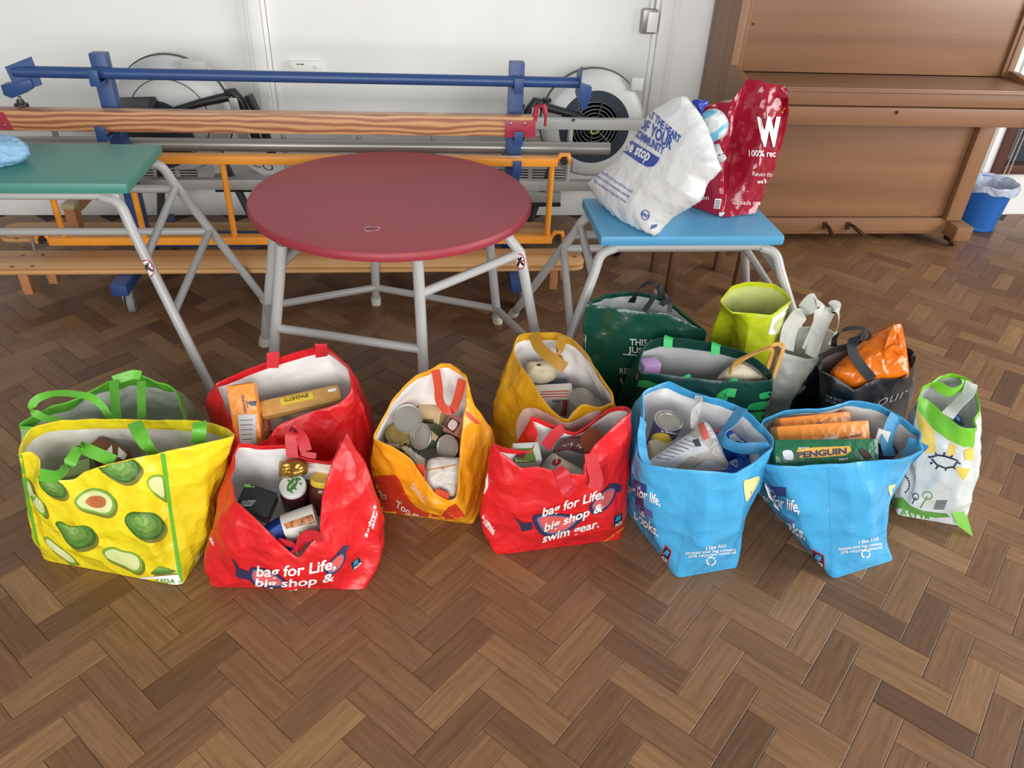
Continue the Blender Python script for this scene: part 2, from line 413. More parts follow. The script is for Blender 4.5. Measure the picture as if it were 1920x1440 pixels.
for a_, b_, c, ang in blocks[300:]:
    k = len(vs); ca, sa = math.cos(ang), math.sin(ang); ru = (random.random()*9, random.random()*9)
    for v in bv_: vs.append((c.x+v[0]*ca-v[1]*sa, c.y+v[0]*sa+v[1]*ca, c.z+v[2])); uvs.append((v[0]+ru[0], v[1]+ru[1]))
    fs += [tuple(q+k for q in f) for f in bf_]
me = bpy.data.meshes.new('parquet_blocks'); me.from_pydata(vs, [], fs); grain_uv(me, uvs); me.materials.append(m_block)
o = bpy.data.objects.new('parquet_field', me); COL.objects.link(o); o.parent = floor; o['kind'] = 'stuff'
# ---- walls
m_win = mat('dark_stained_frame', (86, 52, 42), .45)
m_blind = mat('navy_blind_fabric', (44, 48, 62), .8, bump=(300, .1))
m_glass = mat('window_glass', (200, 215, 225), .05, glass=.9)
WX0, WX1, WZ0, WZ1 = 3.17, 4.05, .245, 1.75       # window opening to the right of the piano
wl = MB().box((-3.6, WALL_Y, -.05), (WX0, WALL_Y+.15, 2.7)).box((WX0, WALL_Y, -.05), (WX1, WALL_Y+.15, WZ0)).box((WX0, WALL_Y, WZ1), (WX1, WALL_Y+.15, 2.7)).box((WX1, WALL_Y, -.05), (4.2, WALL_Y+.15, 2.7))
wall = struct(wl, 'wall_back', m_wall)
win = struct(MB().box((WX0, WALL_Y-.03, WZ0), (WX0+.06, WALL_Y+.1, WZ1), .004).box((WX1-.06, WALL_Y-.03, WZ0), (WX1, WALL_Y+.1, WZ1), .004)
             .box((WX0+.06, WALL_Y-.03, WZ0), (WX1-.06, WALL_Y+.1, WZ0+.05), .004).box((WX0+.06, WALL_Y-.03, WZ1-.06), (WX1-.06, WALL_Y+.1, WZ1), .004), 'window_1', m_win)
MB().box((WX0+.06, WALL_Y+.05, WZ0+.05), (WX1-.06, WALL_Y+.056, WZ1-.06)).build('window_pane', m_glass, win)
MB().box((WX0+.1, WALL_Y+.0, WZ0+.07), (WX1-.06, WALL_Y+.006, WZ1-.1)).build('roller_blind', m_blind, win)
MB().box((WX0-.045, WALL_Y-.012, WZ0), (WX0, WALL_Y, WZ1), .002).build('window_architrave', m_trim, win)
m_bead = mat('chain_beads', (225, 212, 190), .4)
for dx, zb in ((.062, .255), (.088, .25)):
    b = MB()
    z = zb
    while z < 1.35:
        b.lathe([(0, -.0042), (.004, -.002), (.0046, 0), (.004, .002), (0, .0042)], (WX0+dx+.02*math.sin(z*2)*.4, WALL_Y-.042, z), n=6); z += .0105
    b.build('blind_chain', m_bead, win)
sk = struct(MB().prism([(-3.6, WALL_Y-.02, 0), (-3.6, WALL_Y, 0), (-3.6, WALL_Y, .125), (-3.6, WALL_Y-.008, .125), (-3.6, WALL_Y-.02, .105)], (6.75, 0, 0)), 'baseboard_back', m_trim)
for k, (x0, x1) in enumerate(((-.768, -.716), (1.14, 1.199))):
    t = struct(MB().box((x0, WALL_Y-.05, .12), (x1, WALL_Y, 2.7), .004), 'trim_%d' % (k+1), m_trim)
    MB().box((x0-.022, WALL_Y-.026, .12), (x0-.001, WALL_Y, 2.7), .003).build('moulding', m_trim, t)
    MB().box((x1+.001, WALL_Y-.026, .12), (x1+.02, WALL_Y, 2.7), .003).build('moulding', m_trim, t)
    MB().box((x1+.022, WALL_Y-.012, .12), (x1+.04, WALL_Y, 2.7), .003).build('moulding', m_trim, t)
# side wall behind the right edge keeps the room closed off there
# ---- socket plate and switch box
m_plastic = mat('white_plastic', (232, 232, 228), .35)
m_chrome = mat('chrome', (200, 200, 205), .2, 1.)
m_steel = mat('brushed_steel', (150, 147, 142), .35, .45)
a0 = ay(541, 114, WALL_Y-.02); a1 = ay(604, 150, WALL_Y-.02)
sp = thing('wall_socket_plate', 'white double blanking plate with two round screws on the white wall', 'wall plate', ((a0.x+a1.x)/2, WALL_Y-.022, a1.z))
pl = MB().box((a0.x, WALL_Y-.022, a1.z), (a1.x, WALL_Y, a0.z), .004).build('plate', m_plastic, sp)
for x in (a0.x+.02, a1.x-.022):
    MB().lathe([(.009, 0), (.009, .003), (.007, .005)], (x, WALL_Y-.022, a0.z-.026), (0, -1, 0), 14).build('screw_cap', m_plastic, sp)
print_marks(pl, (556, 121), (570, 122), (0, -3), 'small_print', m_dark, sp)
j0 = ay(1211, 0, WALL_Y-.03); 
js = thing('fused_switch_box', 'grey metal switch box with white faceplate beside the wall column', 'switch box', (1.1, WALL_Y-.04, .93))
MB().box((1.055, WALL_Y-.045, .925), (1.132, WALL_Y, 1.035), .012).build('back_box', m_steel, js)
MB().box((1.078, WALL_Y-.062, .935), (1.13, WALL_Y-.046, 1.025), .008).build('faceplate', m_plastic, js)
MB().tube([(1.1, WALL_Y-.02, 1.036), (1.1, WALL_Y-.02, 1.9)], .011).build('conduit', m_plastic, js)
# ---- convector heaters on the wall
m_fin = mat('heater_element_black', (38, 38, 40), .7)
def heater(x0, x1, lab):
    t = thing('convector_heater', lab, 'heater', ((x0+x1)/2, WALL_Y-.1, .17))
    yf, yb, z0, z1, d = WALL_Y-.1, WALL_Y-.005, .17, .45, .004
    holes = []
    x = x0+.06
    while x+.075 < x1-.04:
        holes += [(x, x+.075, z-.0028, z+.0028) for z in (.415, .401)]; x += .091
    x = x0+.06
    while x+.085 < x1-.04:
        holes += [(x, x+.085, .205+k*.0135, .205+k*.0135+.0065) for k in range(6)]; x += .105
    def rows(z_lo, z_hi): return sorted({round(q, 5) for h in holes if z_lo <= h[2] and h[3] <= z_hi for q in (h[0], h[1])} | {x0, x1})
    mb = MB()
    for za, zb, lo, hi in ((z0, .3, 0, .3), (.3, z1, .3, 1)):
        xs = rows(lo, hi); zs = sorted({round(q, 5) for h in holes if lo <= h[2] and h[3] <= hi for q in (h[2], h[3])} | {za, zb})
        cut = {(round(h[0], 5), round(h[2], 5)) for h in holes}
        for a in range(len(xs)-1):
            for c in range(len(zs)-1):
                p, q, u, v = xs[a], xs[a+1], zs[c], zs[c+1]
                if (p, u) in cut:      # the four cheeks of the slot
                    mb.add([(p, yf, u), (q, yf, u), (q, yf, v), (p, yf, v), (p, yf+d, u), (q, yf+d, u), (q, yf+d, v), (p, yf+d, v)], [(0, 1, 5, 4), (1, 2, 6, 5), (2, 3, 7, 6), (3, 0, 4, 7)])
                else: mb.add([(p, yf, u), (q, yf, u), (q, yf, v), (p, yf, v)], [(0, 1, 2, 3)])
    mb.add([(x0, yf, z0), (x1, yf, z0), (x1, yb, z0), (x0, yb, z0), (x0, yf, z1), (x1, yf, z1), (x1, yb, z1), (x0, yb, z1)], [(0, 1, 2, 3), (4, 5, 6, 7), (0, 4, 7, 3), (1, 5, 6, 2), (2, 3, 7, 6)])
    mb.build('casing', m_heater, t)
    MB().box((x0+.03, yf+.02, z0+.02), (x1-.03, yb-.01, z1-.02)).build('heating_element', m_fin, t)
heater(-2.3, -1.02, 'white convector heater with slots behind the green table end of the trolley')
heater(-.34, .8, 'white convector heater with slots behind the red round table')
# ================================================================== PIANO
m_pi = wood('piano_veneer', (116, 80, 54), (146, 106, 74), 'X', 9., .05, rough=.42, bands=False)
m_piv = wood('piano_veneer_upright', (116, 80, 54), (146, 106, 74), 'Z', 9., .06, rough=.42, bands=False)
m_pid = m_pi
m_brass = mat('aged_brass', (96, 76, 56), .4, .8)
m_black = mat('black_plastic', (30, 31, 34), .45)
PX0, PX1 = 1.405, 2.805
pi = thing('upright_piano', 'brown wooden upright piano against the back wall', 'piano', (2.1, 3.7, 0))
for x in (PX0, PX1-.035):
    MB().box((x, 3.6, .06), (x+.035, 3.95, 1.26), .004).build('side_panel', m_piv, pi)
MB().box((PX0+.036, 3.62, .83), (PX1-.036, 3.645, 1.26), .003).build('upper_panel', m_pi, pi)
MB().box((PX0+.036, 3.605, .835), (PX0+.055, 3.619, 1.26), .002).build('upper_stile', m_piv, pi)
MB().box((PX1-.055, 3.605, .835), (PX1-.036, 3.619, 1.26), .002).build('upper_stile', m_piv, pi)
MB().box((PX0+.036, 3.9, .06), (PX1-.036, 3.94, 1.26)).build('back_board', m_piv, pi)
MB().box((PX0-.01, 3.58, 1.262), (PX1+.01, 3.955, 1.285), .004).build('top_lid', m_pi, pi)
# key shelf with closed fall board
MB().box((PX0+.03, 3.345, .665), (PX1-.03, 3.6, .745), .004).build('key_slip', m_pi, pi)
fb = MB().box((PX0+.03, 3.352, .75), (PX1-.03, 3.6, .812), .004).build('fall_board', m_pi, pi)
MB().box((PX0+.005, 3.34, .814), (PX1-.005, 3.612, .829), .005).build('fall_board_top', m_pid, pi)
MB().box((PX0+.03, 3.335, .809), (PX1-.03, 3.349, .822), .005).build('lid_moulding', m_pi, pi)
for x in (PX0-.005, PX1-.03):
    MB().prism([(x, 3.33, .655), (x, 3.6, .655), (x, 3.6, .86), (x, 3.56, .86), (x, 3.42, .838), (x, 3.33, .836)], (.034, 0, 0), .003).build('key_cheek', m_piv, pi)
MB().lathe([(.007, 0), (.007, .003)], (2.115, 3.344, .728), (0, -1, 0), 12).build('keyhole_plate', m_brass, pi)
MB().box((2.113, 3.338, .718), (2.117, 3.342, .732)).build('painted_keyhole', m_black, pi)  # the keyhole's darkness, painted as a black box on the plate
MB().lathe([(.006, 0), (.006, .002)], (PX0+.075, 3.619, 1.03), (0, -1, 0), 10).build('painted_stop_hole', m_black, pi)  # shade inside a small hole, put in as a flat black disc
lp = MB().box((PX0+.115, 3.57, .145), (PX1-.115, 3.59, .66), .003).build('lower_panel', m_pi, pi)
for x in (PX0+.025, PX1-.113):
    MB().box((x, 3.535, .135), (x+.085, 3.6, .663), .004).build('front_post', m_piv, pi)
MB().box((PX0+.1, 3.55, .07), (PX1-.09, 3.6, .142), .004).build('plinth_rail', m_pi, pi)
MB().box((PX0+.04, 3.56, .055), (PX1-.04, 3.93, .069)).build('bottom_board', m_piv, pi)
for x in (PX0+.02, PX1-.095):
    t = MB().box((x, 3.45, .058), (x+.09, 3.61, .132), .006).build('toe_block', m_pi, pi)
    MB().box((x+.02, 3.5, .028), (x+.06, 3.56, .057), .004).build('castor_bracket', m_brass, t)
    MB().lathe([(.014, -.012), (.019, -.006), (.019, .006), (.014, .012)], (x+.055, 3.52, .019), (1, .35, 0), 16).build('castor_wheel', m_brass, t)
for px, dx in ((1548, .012), (1592, .055)):
    a = ay(px, 418, 3.545)
    p_ = MB().box((a.x-.011, 3.538, .085), (a.x+.011, 3.551, .125), .002).build('pedal_plate', m_brass, pi)
    MB().tube([(a.x, 3.54, .115), (a.x+dx*.25, 3.515, .112), (a.x+dx*.6, 3.49, .098), (a.x+dx, 3.465, .084)], [.008, .009, .011, .009], 10).build('pedal', m_brass, pi)
# stool legs tucked under / behind the blue table: a piano stool
st = thing('piano_stool', 'brown wooden stool standing behind the blue table', 'stool', (1.24, 3.12, 0))
m_st = wood('stool_wood', (96, 66, 50), (120, 84, 62), 'Z', 12., .08, bands=False)
MB().box((1.06, 2.98, .47), (1.42, 3.28, .5), .006).build('seat', m_st, st)
MB().box((1.075, 2.995, .41), (1.405, 3.265, .469), .003).build('apron', m_st, st)
for x in (1.065, 1.375):
    for y in (2.985, 3.235): MB().box((x, y, 0), (x+.036, y+.036, .41), .003).build('leg', m_st, st)
# ================================================================== WASTE BIN
bc = (az(1824, 437)+az(1872, 440))/2 + Vector((0, .115, 0))
bn = thing('waste_bin', 'round blue plastic waste bin lined with a bag beside the piano', 'bin', bc)
m_bin = mat('blue_bin_plastic', (32, 98, 176), .35)
m_lin = mat('bin_liner_film', (205, 214, 232), .3, trans=.3, alpha=.92, crumple=(24, .5))
MB().lathe([(.095, 0), (.1, .003), (.128, .25), (.131, .25), (.127, .245), (.1, .01), (0, .01)], bc, n=36).build('bucket', m_bin, bn)
MB().lathe([(.101, .012), (.104, .012), (.104, .018), (.1035, .02)], bc, n=36).build('base_ring', m_bin, bn)
lb = MB(); n = 72; vs = []; prof = [(.092, .06), (.106, .16), (.117, .24), (.136, .262), (.142, .256), (.145, .24), (.144, .222)]
for i, (r_, z_) in enumerate(prof):
    for k in range(n):
        a = 2*math.pi*k/n; q = noise.noise(Vector((math.cos(a)*4, math.sin(a)*4, i*.35)))
        rr = r_ + (q*.012 if i not in (0,) else 0) + (.004 if i > 2 else -.004)
        zz = z_ + (noise.noise(Vector((math.cos(a)*2, math.sin(a)*2, 9)))*.022 if i >= 5 else noise.noise(Vector((math.cos(a)*2, math.sin(a)*2, 4)))*.012)
        vs.append(bc+Vector((math.cos(a)*rr, math.sin(a)*rr, zz)))
lb.add(vs, [(i*n+k, i*n+(k+1) % n, (i+1)*n+(k+1) % n, (i+1)*n+k) for i in range(len(prof)-1) for k in range(n)])
lb.build('liner_bag', m_lin, bn)
# ================================================================== TABLES
m_grey = mat('grey_paint', (176, 175, 173), .35, bump=(30, .05))
m_foot = mat('white_rubber', (222, 218, 206), .6)
m_redv = mat('red_vinyl', (154, 50, 62), .47, bump=(420, .12))
m_rede = m_redv
m_tear = mat('torn_vinyl', (186, 130, 128), .7)
m_green = mat('green_vinyl', (70, 134, 120), .42, bump=(300, .06))
m_blue = mat('blue_vinyl', (80, 152, 194), .38, bump=(300, .06))
m_stkw = mat('sticker_white', (232, 230, 228), .4)
m_stkr = mat('sticker_red', (178, 44, 66), .4)
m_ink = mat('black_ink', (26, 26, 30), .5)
def tubeleg(par, pts, r=.0165, foot=True, name='leg'):
    P = spline([Vector(p) for p in pts], 5) if len(pts) > 2 else [Vector(p) for p in pts]
    o = MB().tube(P, r, 14).build(name, m_grey, par)
    if foot:
        d = (P[-1]-P[-2]).normalized(); MB().tube([P[-1]-d*.03, P[-1]-Vector((0, 0, 0))], r+.003, 14).build('rubber_foot', m_foot, o)
    return o
def sticker(leg, cx, cy, rx, ry, rot, par):
    print_poly(leg, circ(cx, cy, rx, ry, 22, rot), 'sticker_ring', m_stkr, leg, .001, 3)
    print_poly(leg, circ(cx, cy, rx*.8, ry*.84, 22, rot), 'sticker_face', m_stkw, leg, .0017, 3)
    c, s = math.cos(rot), math.sin(rot)
    def T(a, b): return (cx+a*c*rx-b*s*ry, cy+a*s*rx+b*c*ry)
    print_poly(leg, [T(-.6, -.5), T(-.2, -.6), T(.75, .42), T(.45, .62)], 'sticker_mark', m_ink, leg, .0023, 3)
    print_poly(leg, [T(.6, -.5), T(.2, -.6), T(-.75, .42), T(-.45, .62)], 'sticker_mark', m_ink, leg, .0023, 3)
    print_line(leg, [T(-.8, .05), T(.8, -.05)], 3, 'sticker_bar', m_stkr, leg, .0028)
# ---- red round table
TC = Vector((-.106, 2.552, 0)); TH = .632; TR = .475
rt_ = thing('round_gym_table', 'red vinyl round table on grey tube legs', 'table', TC)
top = MB().lathe([(.0, TH-.032), (TR-.01, TH-.032), (TR-.002, TH-.028), (TR, TH-.018), (TR-.001, TH-.008), (TR-.006, TH-.001)], TC, n=96).build('padded_edge', m_rede, rt_)
tt = MB().lathe([(TR-.006, TH-.001), (TR-.02, TH), (0, TH)], TC, n=96).build('tabletop', m_redv, rt_)
print_poly(tt, [(683, 428), (690, 424), (699, 426), (708, 424), (714, 428), (709, 433), (698, 434), (690, 436), (684, 433)], 'torn_patch', m_tear, rt_, .0006, 4, True)
print_poly(tt, [(686, 428), (697, 427), (709, 428), (704, 431), (694, 432), (687, 431)], 'torn_core', mat('torn_core', (128, 44, 54), .6), rt_, .0012, 4, True)
LEG = {'F': [(-.022, 2.135, TH-.04), (-.009, 2.09, 0)], 'L1': [(-.429, 2.225, TH-.035), (-.545, 2.25, 0)], 'RF': [(.258, 2.292, TH-.034), (.302, 2.266, .55), (.425, 2.31, 0)],
       'BR': [(.22, 2.70, TH-.034), (.293, 2.777, 0)], 'B': [(-.19, 2.9, TH-.034), (-.212, 2.953, 0)], 'L2': [(-.50, 2.62, TH-.034), (-.625, 2.63, 0)]}
LO = {}
for k, p in LEG.items():
    LO[k] = MB().tube(p, .0175, 14).build('leg', m_grey, rt_)
    e = Vector(p[-1]); d = (Vector(p[-2])-e).normalized(); MB().tube([e+d*.035, e], .0205, 14).build('rubber_foot', m_foot, LO[k])
def on(k, z):
    p = LEG[k]; a, b = Vector(p[-2]), Vector(p[-1]); t = (a.z-z)/(a.z-b.z); return a.lerp(b, t)
for a, za, b, zb in (('L1', .3, 'F', .285), ('L2', .17, 'B', .082), ('B', .082, 'BR', .07), ('BR', .07, 'RF', .16), ('F', .475, 'RF', .545), ('L1', .53, 'B', .57), ('L1', .26, 'L2', .17)):
    MB().tube([on(a, za), on(b, zb)], .015, 12).build('stretcher', m_grey, rt_)
sticker(LO['RF'], 975, 490, 9, 15, -.15, rt_)
# ---- rectangular nesting tables
def slab(par, x0, x1, y0, y1, H, m_):
    return MB().box((x0, y0, H-.036), (x1, y1, H), .012).build('padded_top', m_, par)
def rect_table(name, lab, x0, x1, y0, y1, H, sx, sy, m_, uj=.42, un=.52, nx=0.):
    t = thing(name, lab, 'table', ((x0+x1)/2, (y0+y1)/2, 0))
    slab(t, x0, x1, y0, y1, H, m_)
    legs = {}
    for e, X, s in (('L', x0, -1), ('R', x1, 1)):
        for q, Y, k in (('n', y0, -1), ('f', y1, 1)):
            dn_ = nx if k < 0 else 0; a = Vector((X-s*(.06+dn_*.8), Y-k*.035, H-.055)); f = Vector((X+s*(sx-dn_), Y+k*sy, 0))
            b = Vector((X-s*(.012+dn_*.7), Y-k*.02, H-.075)); c_ = b.lerp(f, .12)
            legs[e+q] = tubeleg(t, [a, b, c_, b.lerp(f, .4), f])
            legs[e+q]['_'] = 0; del legs[e+q]['_']
    def pt(e, q, u):
        X, s = (x0, -1) if e == 'L' else (x1, 1); Y, k = (y0, -1) if q == 'n' else (y1, 1)
        dn_ = nx if k < 0 else 0; return Vector((X-s*(.012+dn_*.7), Y-k*.02, H-.075)).lerp(Vector((X+s*(sx-dn_), Y+k*sy, 0)), u)
    for e in 'LR':
        MB().tube([pt(e, 'n', .25 if uj > .3 else .12), pt(e, 'f', .12 if uj > .3 else .05)], .0135, 12).build('brace', m_grey, t)
        MB().tube([pt(e, 'f', uj), pt(e, 'n', un)], .0135, 12).build('brace', m_grey, t)
        MB().tube([Vector((x0+.07 if e == 'L' else x1-.07, y0+.036, H-.055)), Vector((x0+.07 if e == 'L' else x1-.07, y1-.036, H-.055))], .0135, 12).build('top_rail', m_grey, t)
    MB().tube([pt('L', 'f', .14), pt('R', 'f', .14)], .0145, 12).build('long_rail', m_grey, t)
    MB().tube([pt('L', 'f', uj+.01), pt('R', 'f', uj+.01)], .0145, 12).build('long_rail', m_grey, t)
    MB().tube([Vector((x0+.04, y0+.036, H-.052)), Vector((x1-.04, y0+.036, H-.052))], .0135, 12).build('long_rail', m_grey, t)
    return t, legs
gt, gl = rect_table('rectangular_gym_table', 'green vinyl topped table with splayed grey tube legs', -1.62, -.903, 2.405, 2.805, .72, .235, .17, m_green, nx=.045)
sticker(gl['Rn'], 277, 503, 11, 17, -.42, gt)
bt, bl = rect_table('rectangular_gym_table', 'blue vinyl topped table with splayed grey tube legs', .563, 1.185, 2.27, 2.615, .6, .205, .22, m_blue, .26, .45)
sticker(bl['Rf'], 1371, 474, 5, 10, 0, bt)
# crumpled blue plastic on the green table
bm = bmesh.new(); bmesh.ops.create_icosphere(bm, subdivisions=5, radius=1)
c0 = az(8, 305, .72); vs = []
for v in bm.verts:
    p = v.co.copy(); q = 1+.25*noise.noise(p*1.4+Vector((3, 1, 2)))+.14*abs(noise.noise(p*3))+.03*noise.noise(p*8)
    p = Vector((p.x*.075*q, p.y*.075*q, p.z*.045*q+.04)); p.z = max(p.z, .002); vs.append(c0+p)
bm.verts.index_update()
g_ = MB().add(vs, [[v.index for v in f.verts] for f in bm.faces]); bm.free()
go = g_.build('crumpled_plastic', mat('light_blue_film', (160, 206, 238), .35, trans=.3, crumple=(40, .5)), None, c0); tag(go, 'crumpled light blue plastic lying on the green table', 'plastic')
# ================================================================== APPARATUS TROLLEY and what it carries
m_nb = mat('navy_blue_paint', (42, 72, 124), .4, bump=(30, .04))
m_nb2 = m_nb
m_tyre = mat('grey_rubber', (128, 130, 130), .6)
tr = thing('apparatus_trolley', 'blue steel trolley rack on castors holding the gym apparatus', 'trolley', (-.4, 3.25, 0))
XP = (-1.205, .383)
for x in XP:
    MB().box((x-.03, 3.225, .14), (x+.03, 3.275, .925), .003).build('post', m_nb, tr)
    MB().box((x-.03, 2.87, .093), (x+.03, 3.62, .139), .003).build('foot_arm', m_nb, tr)
    for y in (2.915, 3.57):
        MB().box((x-.024, y-.03, .085), (x+.024, y+.03, .092), .002).build('castor_plate', m_chrome, tr)
        w_ = MB().lathe([(.022, -.013), (.045, -.013), (.05, -.006), (.05, .006), (.045, .013), (.022, .013)], (x+.018, y, .05), (1, .25, 0), 24).build('castor_wheel', m_tyre, tr)
        MB().lathe([(0, -.015), (.016, -.015), (.016, .015), (0, .015)], (x+.018, y, .05), (1, .25, 0), 14).build('hub', m_steel, w_)
        MB().box((x-.006, y-.022, .045), (x-.001, y+.022, .084), .001).build('castor_fork', m_chrome, tr)
    # hooks that hold bar, beam and ladder on the front of the posts
    for z, d in ((.838, .075), (.652, .14), (.53, .13)):
        MB().box((x-.018, 3.225-d, z-.012), (x+.018, 3.2255, z+.0), .002).build('hook_arm', m_nb, tr)
        MB().box((x-.018, 3.225-d-.008, z-.012), (x+.018, 3.225-d, z+.045), .002).build('hook_lip', m_nb, tr)
    MB().box((x-.018, 3.2755, .52), (x+.018, 3.37, .532), .002).build('hook_arm', m_nb, tr)
    MB().box((x-.018, 3.362, .533), (x+.018, 3.37, .56), .002).build('hook_lip', m_nb, tr)
MB().box((XP[0]+.031, 3.228, .142), (XP[1]-.031, 3.272, .2), .003).build('base_beam', m_nb, tr)
# ---- blue round bar with end brackets
YB = 3.201; zb = .86
bb = thing('climbing_bar', 'blue round steel bar with bracket plates lying across the trolley posts', 'bar', (-.5, YB, zb-.021))
xl = ay(25, 131, YB).x; xr = ay(1084, 152, YB).x
MB().tube([(xl, YB, zb+.002), (xr, YB, zb-.0)], .021, 16).build('bar', m_nb2, bb)
p_ = MB().prism([(xl-.02, YB-.015, zb+.02), (xl+.075, YB+.0, zb+.055), (xl+.085, YB+.0, zb-.045), (xl-.005, YB-.015, zb-.07)], (0, .006, 0)).build('end_plate', m_nb, bb)
MB().prism([(xl-.055, YB-.016, zb-.045), (xl+.055, YB-.016, zb-.022), (xl+.06, YB-.016, zb-.05), (xl+.03, YB-.016, zb-.07), (xl-.03, YB-.016, zb-.092), (xl-.055, YB-.016, zb-.08)], (0, .05, 0), .003).build('clamp_shell', m_nb, bb)
MB().tube([(xl-.012, YB+.01, zb-.09), (xl-.014, YB+.01, zb-.11)], .006, 10).build('clamp_screw', m_chrome, bb)
MB().lathe([(.012, 0), (.014, .012), (.024, .014), (.026, .022), (.024, .032), (.012, .034)], (xl-.014, YB+.01, zb-.102), (0, 0, -1), 14).build('clamp_knob', m_black, bb)
MB().prism([(xr, YB-.04, zb+.07), (xr, YB+.045, zb+.03), (xr, YB+.045, zb-.05), (xr, YB-.04, zb-.065)], (.006, 0, 0)).build('end_plate', m_nb, bb)
MB().prism([(xr+.007, YB-.02, zb-.0), (xr+.055, YB-.02, zb-.012), (xr+.055, YB-.02, zb-.05), (xr+.04, YB-.02, zb-.1), (xr+.02, YB-.02, zb-.105), (xr+.007, YB-.02, zb-.05)], (0, .04, 0), .002).build('clamp_shell', m_nb, bb)
# ---- wooden balance beam with red end plates
YF = 3.12
m_pine = wood('red_pine', (150, 92, 66), (204, 152, 106), 'X', 6., .25, 9., .4, wscale=15.)
zt = ay(500, 214, YF).z; zb2 = ay(500, 251, YF).z; x0 = -2.05; x1 = ay(1000, 240, YF).x
be = thing('balance_beam', 'varnished pine balance beam with red metal end plates on the trolley', 'beam', (-.5, YF+.03, zb2))
MB().box((x0, YF, zb2), (x1, YF+.06, zt), .004).build('beam', m_pine, be)
m_rp = mat('red_metal_paint', (164, 44, 66), .4)
xa = ay(22, 226, YF).x; xb = ay(947, 235, YF).x
MB().prism([(x0+.1, YF-.004, zb2+.006), (xa-.004, YF-.004, zb2+.006), (xa-.02, YF-.004, zb2+.07), (x0+.1, YF-.004, zb2+.07)], (0, .0035, 0)).build('end_plate', m_rp, be)
MB().box((xb, YF-.004, zb2-.002), (x1+.006, YF-.0005, zt-.012), .001).build('end_plate', m_rp, be)
MB().box((x1+.001, YF-.003, zb2-.002), (x1+.008, YF+.062, zt-.005), .001).build('end_cap_plate', m_rp, be)
for px in (958, 984): 
    q = ay(px, 232, YF-.004); MB().lathe([(.006, 0), (.005, .003), (0, .004)], q, (0, -1, 0), 10).build('bolt', m_chrome, be)
q = ay(9, 235, YF-.004); MB().lathe([(.006, 0), (.005, .003), (0, .004)], q, (0, -1, 0), 10).build('bolt', m_chrome, be)
h_ = MB().tube([(x1+.006, YF+.03, zt-.02), (x1+.012, YF+.03, zt+.035), (x1+.04, YF+.03, zt+.045), (x1+.05, YF+.03, zt+.01)], .012, 10).build('hook', m_rp, be)
MB().lathe([(.008, 0), (.008, .014), (.018, .015), (.02, .024), (.016, .03)], (x1+.052, YF+.03, zt+.04), (0, 0, 1), 12).build('clamp_knob', m_black, be)
MB().tube([(x1+.052, YF+.03, zt-.04), (x1+.052, YF+.03, zt+.04)], .006, 10).build('clamp_screw', m_rp, be)
# ---- grey steel pole behind the posts
YT = 3.318; zt_ = .561
xl = ay(22, 256, YT).x; xr = ay(1142, 281, YT).x
tp = MB().tube([(xl, YT, zt_), (xr, YT, zt_-.001)], .027, 20).build('steel_pole', m_steel, None, (-.4, YT, zt_-.027)); tag(tp, 'plain grey steel pole lying behind the blue posts under the beam', 'pole')
# ---- orange ladder on its side
m_or = mat('orange_paint', (232, 150, 48), .4)
YL = 3.135
zu = ay(600, 298, YL).z-.004; zl = ay(600, 449, YL).z
xl = ay(90, 440, YL).x; xr = ay(1045, 300, YL).x
la = thing('steel_ladder', 'orange steel ladder stored on its side along the trolley', 'ladder', (-.4, YL, zl-.02))
for z in (zu, zl):
    MB().box((xl, YL-.018, z-.016), (xr, YL+.03, z+.016), .002).build('rail', m_or, la)
    for x, s in ((xl, -1), (xr, 1)):
        hk = MB().tube([(x, YL+.006, z), (x+s*.014, YL+.006, z+.026), (x+s*.045, YL+.006, z+.028), (x+s*.055, YL+.006, z-.01)], .011, 10).build('end_hook', m_or, la)
        MB().lathe([(0, -.02), (.015, -.02), (.015, .02), (0, .02)], (x+s*.026, YL+.006, z+.004), (0, 1, 0), 12).build('hook_pad', m_black, hk)
        MB().tube([(x+s*.062, YL-.012, z+.015), (x+s*.066, YL-.012, z-.036)], .006, 8).build('latch_pin', m_steel, hk)
for px, py in ((106, 400), (262, 410), (428, 375), (590, 380), (740, 380), (890, 380), (1031, 370)):
    x = ay(px, py, YL).x; MB().tube([(x, YL+.005, zl+.016), (x, YL+.005, zu-.016)], .0125, 12).build('rung', m_or, la)
q0 = ay(890, 290, YL-.019); 
lb2 = [o for o in bpy.data.objects if o.parent == la and o.name.startswith('rail')][0]
print_poly(lb2, [(888, 286), (980, 291), (980, 297), (888, 292)], 'maker_label', m_stkw, la, .001, 5)
# ---- silver aluminium ladder behind
m_al = mat('aluminium', (176, 176, 172), .38, .3)
YS = 3.4
zu = ay(1110, 233, YS).z; zl = ay(1050, 348, YS).z
xl = ay(330, 350, YS).x-.5; xr = ay(1214, 235, YS).x
sl = thing('aluminium_ladder', 'silver aluminium ladder frame stored on its side behind the trolley posts', 'ladder', (-.2, YS, zl-.02))
for z, a, b_ in ((zu, xl, xr), (zl, xl, xr-.1)):
    MB().box((a, YS-.012, z-.022), (b_, YS+.03, z+.022), .002).build('rail', m_al, sl)
for px in (532, 673, 812, 950, 1069):
    x = ay(px, 262, YS).x; MB().tube([(x, YS+.008, zl+.022), (x, YS+.008, zu-.022)], .012, 12).build('rung', m_al, sl)
x = xl+.06; MB().tube([(x, YS+.008, zl+.022), (x, YS+.008, zu-.022)], .012, 12).build('rung', m_al, sl)
q = ay(1075, 225, YS-.013); MB().lathe([(.008, 0), (.008, .002)], q, (0, -1, 0), 12).build('bolt', m_chrome, sl)
